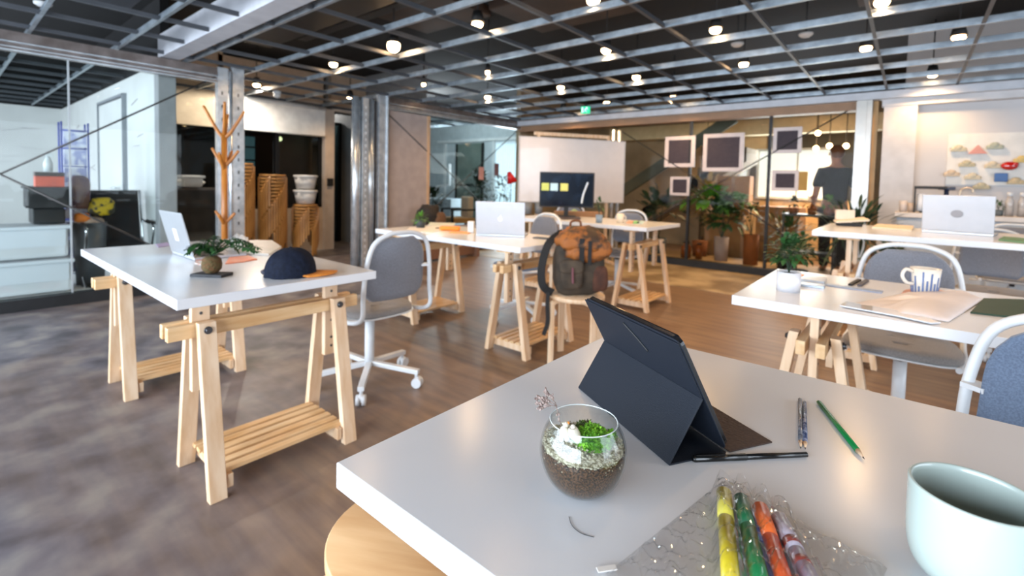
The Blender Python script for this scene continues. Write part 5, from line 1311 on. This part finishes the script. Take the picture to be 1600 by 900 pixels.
# cardboard and shelf behind
for lab, x, y, zb, d, rzz in (('tall brown carton in front of the small bright window', -2.2, 8.35, .75, (.48, .3, .62), .05), ('brown carton at the foot of the stairs', -2.35, 8.4, .0, (.55, .4, .74), .1), ('wide brown carton under the bright window', -1.55, 8.5, .35, (.6, .4, .55), -.1), ('low brown carton beneath the wide one', -1.55, 8.5, .0, (.7, .45, .345), 0.05)):
    t = thing('cardboard_box', lab, 'box', (x, y, zb), rzz, 'cartons behind the back glass')
    MB().box((0, 0, d[2]/2), d, bev=.004).build('carton', M['card'], t); MB().box((0, 0, d[2]+.001), (.05, d[1], .002)).box((0, -d[1]/2-.001, d[2]*.8), (.05, .002, d[2]*.4)).build('tape', mat('brown tape', '#8a6236', .3), t)
t = thing('shelf_cart', 'dark shelf cart with plants in front of the person', 'cart', (-1.02, 7.50, .082))
w = MB()
for z_ in (.25, .75): w.box((0, 0, z_), (.62, .3, .03))
for x_ in (-.29, .29):
    for y_ in (-.13, .13): w.box((x_, y_, .375), (.025, .025, .75))
w.build('shelves', M['blackmetal'], t)
for i, (x, m_, lab) in enumerate(((-.2, M['leafd'], 'dark bushy plant at the left of the dark shelf cart'), (.02, mat('reddish leaf', '#6a3a2a', .6, c2='#8a5030', scale=14), 'reddish leaved plant in the middle of the dark shelf cart'), (.2, M['leafb'], 'green plant at the right of the dark shelf cart'))):
    pot_plant('potted_plant', lab, 'plant', (-1.02+x, 7.5, .082+.7655), .055, .08, mat('terracotta', '#7c4a2a', .8), .10, 60, .06, .03, m_, 50+i, cz=.14)

# ---- person
def skin(name, pts, edges, m, par, sub=2, root=0):
    me = bpy.data.meshes.new(name); me.from_pydata([p[:3] for p in pts], edges, []); o = bpy.data.objects.new(name, me); COL.objects.link(o)
    md = o.modifiers.new('skin', 'SKIN'); md.use_smooth_shade = True
    for i, p in enumerate(pts):
        r_ = p[3]; me.skin_vertices[0].data[i].radius = (r_, p[4] if len(p) > 4 else r_)
        me.skin_vertices[0].data[i].use_root = (i == root)
    s_ = o.modifiers.new('sub', 'SUBSURF'); s_.levels = sub; s_.render_levels = sub
    me.materials.append(m); o.parent = par; return o
skm = mat('skin', '#b9846a', .55, c2='#ad785e'); 
t = thing('person', 'person in a dark t-shirt standing behind the back glass, back half turned', 'person', (-.80, 7.95, 0), radians(25))
# faces +y (away from the camera), slightly turned
def chainpts():
    P_ = []; E_ = []
    def add(x, y, z, r, r2=None, par=None):
        P_.append((x, y, z, r, r2 or r)); i = len(P_)-1
        if par is not None: E_.append((par, i))
        return i
    pel = add(0, 0, .95, .14, .11); wst = add(0, 0, 1.10, .13, .10, pel); ch = add(0, .01, 1.30, .155, .11, wst); nk0 = add(0, .0, 1.46, .09, .08, ch); nk = add(0, .01, 1.54, .052, .052, nk0)
    h0 = add(0, .025, 1.60, .062, .07, nk); h1 = add(0, .02, 1.68, .077, .09, h0); h2 = add(0, .015, 1.75, .062, .075, h1)
    for s in (-1, 1):
        sh = add(s*.17, 0, 1.43, .058, .058, nk0); up = add(s*.215, -.01, 1.28, .048, .048, sh)
        el = add(s*.245, -.03, 1.12, .040, .040, up)
        if s < 0: fo = add(s*.23, .10, .99, .034, .034, el); wr = add(s*.20, .20, .93, .026, .026, fo); pm_ = add(s*.19, .25, .915, .030, .020, wr); dirn = V((0, .9, -.3))
        else: fo = add(s*.265, .04, .98, .034, .034, el); wr = add(s*.265, .10, .86, .026, .026, fo); pm_ = add(s*.26, .13, .81, .030, .020, wr); dirn = V((0, .5, -.85))
        dirn.normalize()
        for k in range(4):
            b_ = V(P_[pm_][:3]); off = V((0, 0, 0)); off.x = (k-1.5)*.017; L_ = (.065, .075, .07, .055)[k]
            f1 = add(*(b_+off+dirn*.035), .010, .009, pm_); f2 = add(*(b_+off+dirn*(.035+L_*.5)+V((0, .003, -.006))), .009, .008, f1); add(*(b_+off+dirn*(.035+L_)+V((0, .0, -.018))), .0075, .007, f2)
        b_ = V(P_[wr][:3]); t1 = add(*(b_+V((-s*.028, 0, 0))+dirn*.035), .012, .011, pm_); add(*(b_+V((-s*.04, 0, -.008))+dirn*.07), .009, .009, t1)
        hp = add(s*.095, 0, .88, .095, .095, pel); kn = add(s*.10, .01, .50, .060, .060, hp); ca = add(s*.10, -.015, .33, .054, .056, kn); an = add(s*.10, -.01, .09, .038, .040, ca); add(s*.11, .12, .045, .038, .028, an)
    return P_, E_
P_, E_ = chainpts(); body = skin('body', P_, E_, skm, t)
w = MB(); w.sph((-.085, .02, 1.675), .018, 8, (.5, 1, 1.5)).sph((.085, .02, 1.675), .018, 8, (.5, 1, 1.5)); w.build('ears', skm, t)
w = MB(); w.sph((0, .115, 1.665), .014, 8, (.7, 1, 1.4)); w.build('nose', skm, t)
w = MB(); w.sph((-.03, .098, 1.69), .011, 8).sph((.03, .098, 1.69), .011, 8); w.build('eyes', M['black'], t)
MB().box((0, .108, 1.62), (.045, .01, .008), bev=.003).build('mouth', mat('lips', '#8f5048', .5), t)
w = MB(); w.sph((0, .0, 1.735), .092, 20, (.93, 1.03, .72)); w.sph((0, -.022, 1.70), .091, 18, (.95, .85, 1.0)); w.build('hair', mat('ginger brown hair', '#7a4a2c', .8, c2='#5c361f', scale=60, bump=.5), t)
shirt = mat('dark navy shirt', '#151b26', .85, c2='#10151e', scale=12)
sp = [(0, 0, .92, .165, .135), (0, 0, 1.08, .155, .12), (0, .01, 1.28, .175, .13), (0, 0, 1.44, .11, .095), (0, .005, 1.50, .068, .068), (-.17, 0, 1.43, .075, .075), (-.222, -.01, 1.27, .068, .066), (-.235, -.02, 1.20, .066, .064), (.17, 0, 1.43, .075, .075), (.222, -.01, 1.27, .068, .066), (.235, -.02, 1.20, .066, .064)]
skin('t_shirt', sp, [(0, 1), (1, 2), (2, 3), (3, 4), (3, 5), (5, 6), (6, 7), (3, 8), (8, 9), (9, 10)], shirt, t)
tr = [(0, 0, .96, .155, .13), (-.095, 0, .86, .105, .105), (-.10, .01, .50, .078, .078), (-.10, -.01, .10, .062, .064), (.095, 0, .86, .105, .105), (.10, .01, .50, .078, .078), (.10, -.01, .10, .062, .064)]
skin('trousers', tr, [(0, 1), (1, 2), (2, 3), (0, 4), (4, 5), (5, 6)], mat('dark trousers', '#22242a', .85), t)
for s in (-1, 1): MB().sph((s*.108, .05, .045), .05, 14, (.95, 2.5, .9)).build('shoe', M['black'], t)

# ================================================================== RIGHT BACK WALL
t = thing('counter_cabinet', 'pale grey low cabinet run along the grey back wall', 'cabinet', (-.1, 6.85, 0))
MB().box((1.75, .0, .45), (3.5, .44, .90)).build('carcass', mat('pale grey cabinet', '#aeb4ba', .5), t, bevel=.004)
MB().box((1.75, -.01, .93), (3.54, .48, .05)).build('worktop', mat('pale worktop', '#d8cfc6', .4), t, bevel=.004)
for k in range(5):
    dr = MB().box((.35+k*.69, -.228, .44), (.66, .018, .84)).build('door', mat('pale grey door', '#b6bcc2', .5), t, bevel=.003)
    MB().cyl((.08+k*.69 if k % 2 else .62+k*.69, -.245, .62), (.08+k*.69 if k % 2 else .62+k*.69, -.245, .80), .006, n=8).build('door_handle', M['chrome'], dr)
cz = .956
def onctr(px, py, y=6.8): return at(px, py, 1, y)
q = onctr(1483, 209, 7.08); q2 = onctr(1483, 288, 7.08)
t = thing('pegboard', 'white board hung with little cloud shapes on the grey back wall', 'board', (q.x, 7.185, q2.z))
MB().box((.65, 0, (q.z-q2.z)/2), (1.3, .02, q.z-q2.z), bev=.002).build('board_panel', mat('white board', '#d6d3cc', .6), t)
MB().box((.65, -.0, -.006), (1.3, .03, .012)).build('bottom_rail', mat('pale grey cabinet', '#aeb4ba', .5), t)
cl = [(1498, 232, '#b9b39c', 'pale cloud, top left on the white board'), (1528, 235, '#c98f84', 'pink tent shape on the white board'), (1555, 228, '#a3a898', 'grey green cloud right of the pink tent'), (1511, 256, '#b0a98f', 'olive cloud below and right of the top left cloud'),
      (1552, 258, '#c2b8a0', 'pale cloud left of the red ornament'), (1487, 271, '#bfae98', 'tan cloud at the left edge of the white board'), (1520, 276, '#c2b9a2', 'cream cloud below the olive cloud'), (1534, 291, '#aea88f', 'cloud hanging over the lower edge of the white board'),
      (1588, 283, '#b8a888', 'brown cloud right of the blue block'), (1598, 249, '#c8b070', 'yellowish cloud at the right edge of the photo')]
cloud0 = None
for px, py, c_, lab in cl:
    q = at(px, py, 1, 7.13); w = MB()
    if lab.startswith('pink'): w.prism([(-.075, -.015, -.035), (.075, -.015, -.035), (0, -.015, .06)], (0, .03, 0))
    else:
        w.sph((-.04, 0, -.008), .028, 12, (1, .6, .8)); w.sph((.0, 0, .006), .040, 12, (1, .5, .9)); w.sph((.042, 0, -.008), .028, 12, (1, .6, .8)); w.box((0, 0, -.022), (.13, .03, .02), bev=.006)
    o = w.build('cloud_ornament', mat('cloud '+c_, c_, .7, bump=.2, scale=30)); o.location = (q.x, 7.155, q.z); tag(o, lab, 'ornament', 'cloud ornaments on the white board')
q = at(1578, 259, 1, 7.1); o = MB().sph((0, 0, 0), .06, 16, (1.1, .5, .75)).sph((.04, -.005, .015), .03, 10, (1, .8, .8)).build('red_ornament', mat('shiny red', '#b3140e', .15, coat=1)); o.location = (q.x, 7.13, q.z); tag(o, 'shiny red ornament on the white board', 'ornament')
q = at(1565, 277, 1, 7.1); o = MB().box((0, 0, 0), (.10, .04, .09), bev=.008).build('blue_block', mat('blue block', '#2d5a94', .4)); o.location = (q.x, 7.152, q.z); tag(o, 'blue block on the white board below the red ornament', 'ornament')
q = at(1537, 268, 1, 7.1); 
# counter items
for px, lab in ((1577, 'left of two clear bottles with white caps on the counter'), (1597, 'right clear bottle with a white cap at the edge of the photo')):
    q = onctr(px, 325); t = thing('bottle', lab, 'bottle', (q.x, 6.8, cz), 0, 'clear capped bottles on the counter')
    MB().lathe([(0, 0), (.032, 0), (.032, .15), (.02, .18), (.02, .20), (0, .20)], n=20).build('bottle_body', mat('pale bottle', '#b9b4b0', .15, c2='#8d8884', scale=9), t); MB().cyl((0, 0, .20), (0, 0, .235), .022).build('bottle_cap', M['white_metal'], t)
q = onctr(1560, 325); pot_plant('potted_plant', 'tiny green plant beside the capped bottles on the counter', 'plant', (q.x, 6.8, cz), .04, .06, pm, .05, 50, .04, .018, M['leaf'], 61, cz=.09)
q = onctr(1436, 325); t = thing('coffee_maker', 'black topped coffee stand with a white jug on the counter', 'coffee maker', (q.x, 6.78, cz))
MB().box((.08, 0, .27), (.26, .12, .03), bev=.004).box((-.04, 0, .135), (.014, .1, .27)).box((.10, 0, .008), (.2, .14, .014)).build('stand', M['black'], t)
MB().lathe([(0, .02), (.035, .02), (.03, .20), (0, .20)], (.01, 0, 0), 20).build('jug', mat('white jug', '#e4e6e8', .3), t)
q = onctr(1473, 325); t = thing('grinder', 'navy blue T shaped holder beside the coffee stand', 'holder', (q.x+.02, 6.78, cz))
MB().box((0, 0, .265), (.14, .05, .035), bev=.01).cyl((0, 0, 0), (0, 0, .25), .02).cyl((0, 0, 0), (0, 0, .012), .06).build('holder_body', mat('navy plastic', '#1c2740', .4), t)
for px, h_, lab, c_ in ((1411, .12, 'pale cup at the left end of the counter', '#c9bfb8'), (1424, .10, 'tan cup second from the left end of the counter', '#b8a696')):
    q = onctr(px, 325); t = thing('cup', lab, 'cup', (q.x, 6.78, cz), 0, 'cups at the left end of the counter')
    MB().lathe([(0, 0), (.03, 0), (.036, h_), (.032, h_), (.027, .008), (0, .008)], n=20, cap=False).build('cup_body', mat('cup '+c_, c_, .5), t)
t = thing('faucet', 'thin pale gooseneck faucet above the counter', 'faucet', (onctr(1500, 325).x, 6.95, cz))
MB().tube([(0, 0, 0), (0, 0, .22), (.03, 0, .27), (.09, -.01, .27), (.10, -.01, .23)], .009, 8).build('spout', mat('pale brass', '#c9b49a', .3, .6), t)
MB().cyl((0, 0, 0), (0, 0, .03), .022).build('spout_base', mat('pale brass', '#c9b49a', .3, .6), t)
# plants and red pot at the foot of the pillar
pot_plant('potted_plant', 'spiky dark palm by the grey pillar at right', 'plant', (-.42, 6.25, 0), .13, .30, M['black'], .33, 90, .34, .035, M['leafd'], 71, cz=.72, sq=(1, .8, .8))
p = at(1374, 432, 2, .1); 
pot_plant('potted_plant', 'bushy plant in a red pot under the raised desk', 'plant', (-.10, 5.35, 0), .13, .36, mat('red plastic', '#b01414', .35), .20, 120, .12, .05, M['leafd'], 72, cz=.50)
p = at(1338, 425, 2, .15)
t = thing('cardboard_box', 'brown carton on the floor behind the desk with the striped mug', 'box', (-.38, 5.25, 0), .5)
MB().box((0, 0, .13), (.32, .24, .26), bev=.004).build('carton', M['card'], t); MB().box((0, 0, .261), (.05, .24, .002)).build('tape', mat('brown tape', '#8a6236', .3), t)
pot_plant('potted_plant', 'low leafy plant on the floor left of the raised desk', 'plant', (-1.0, 6.55, 0), .12, .22, pm, .24, 130, .12, .05, M['leaf'], 73, cz=.42)
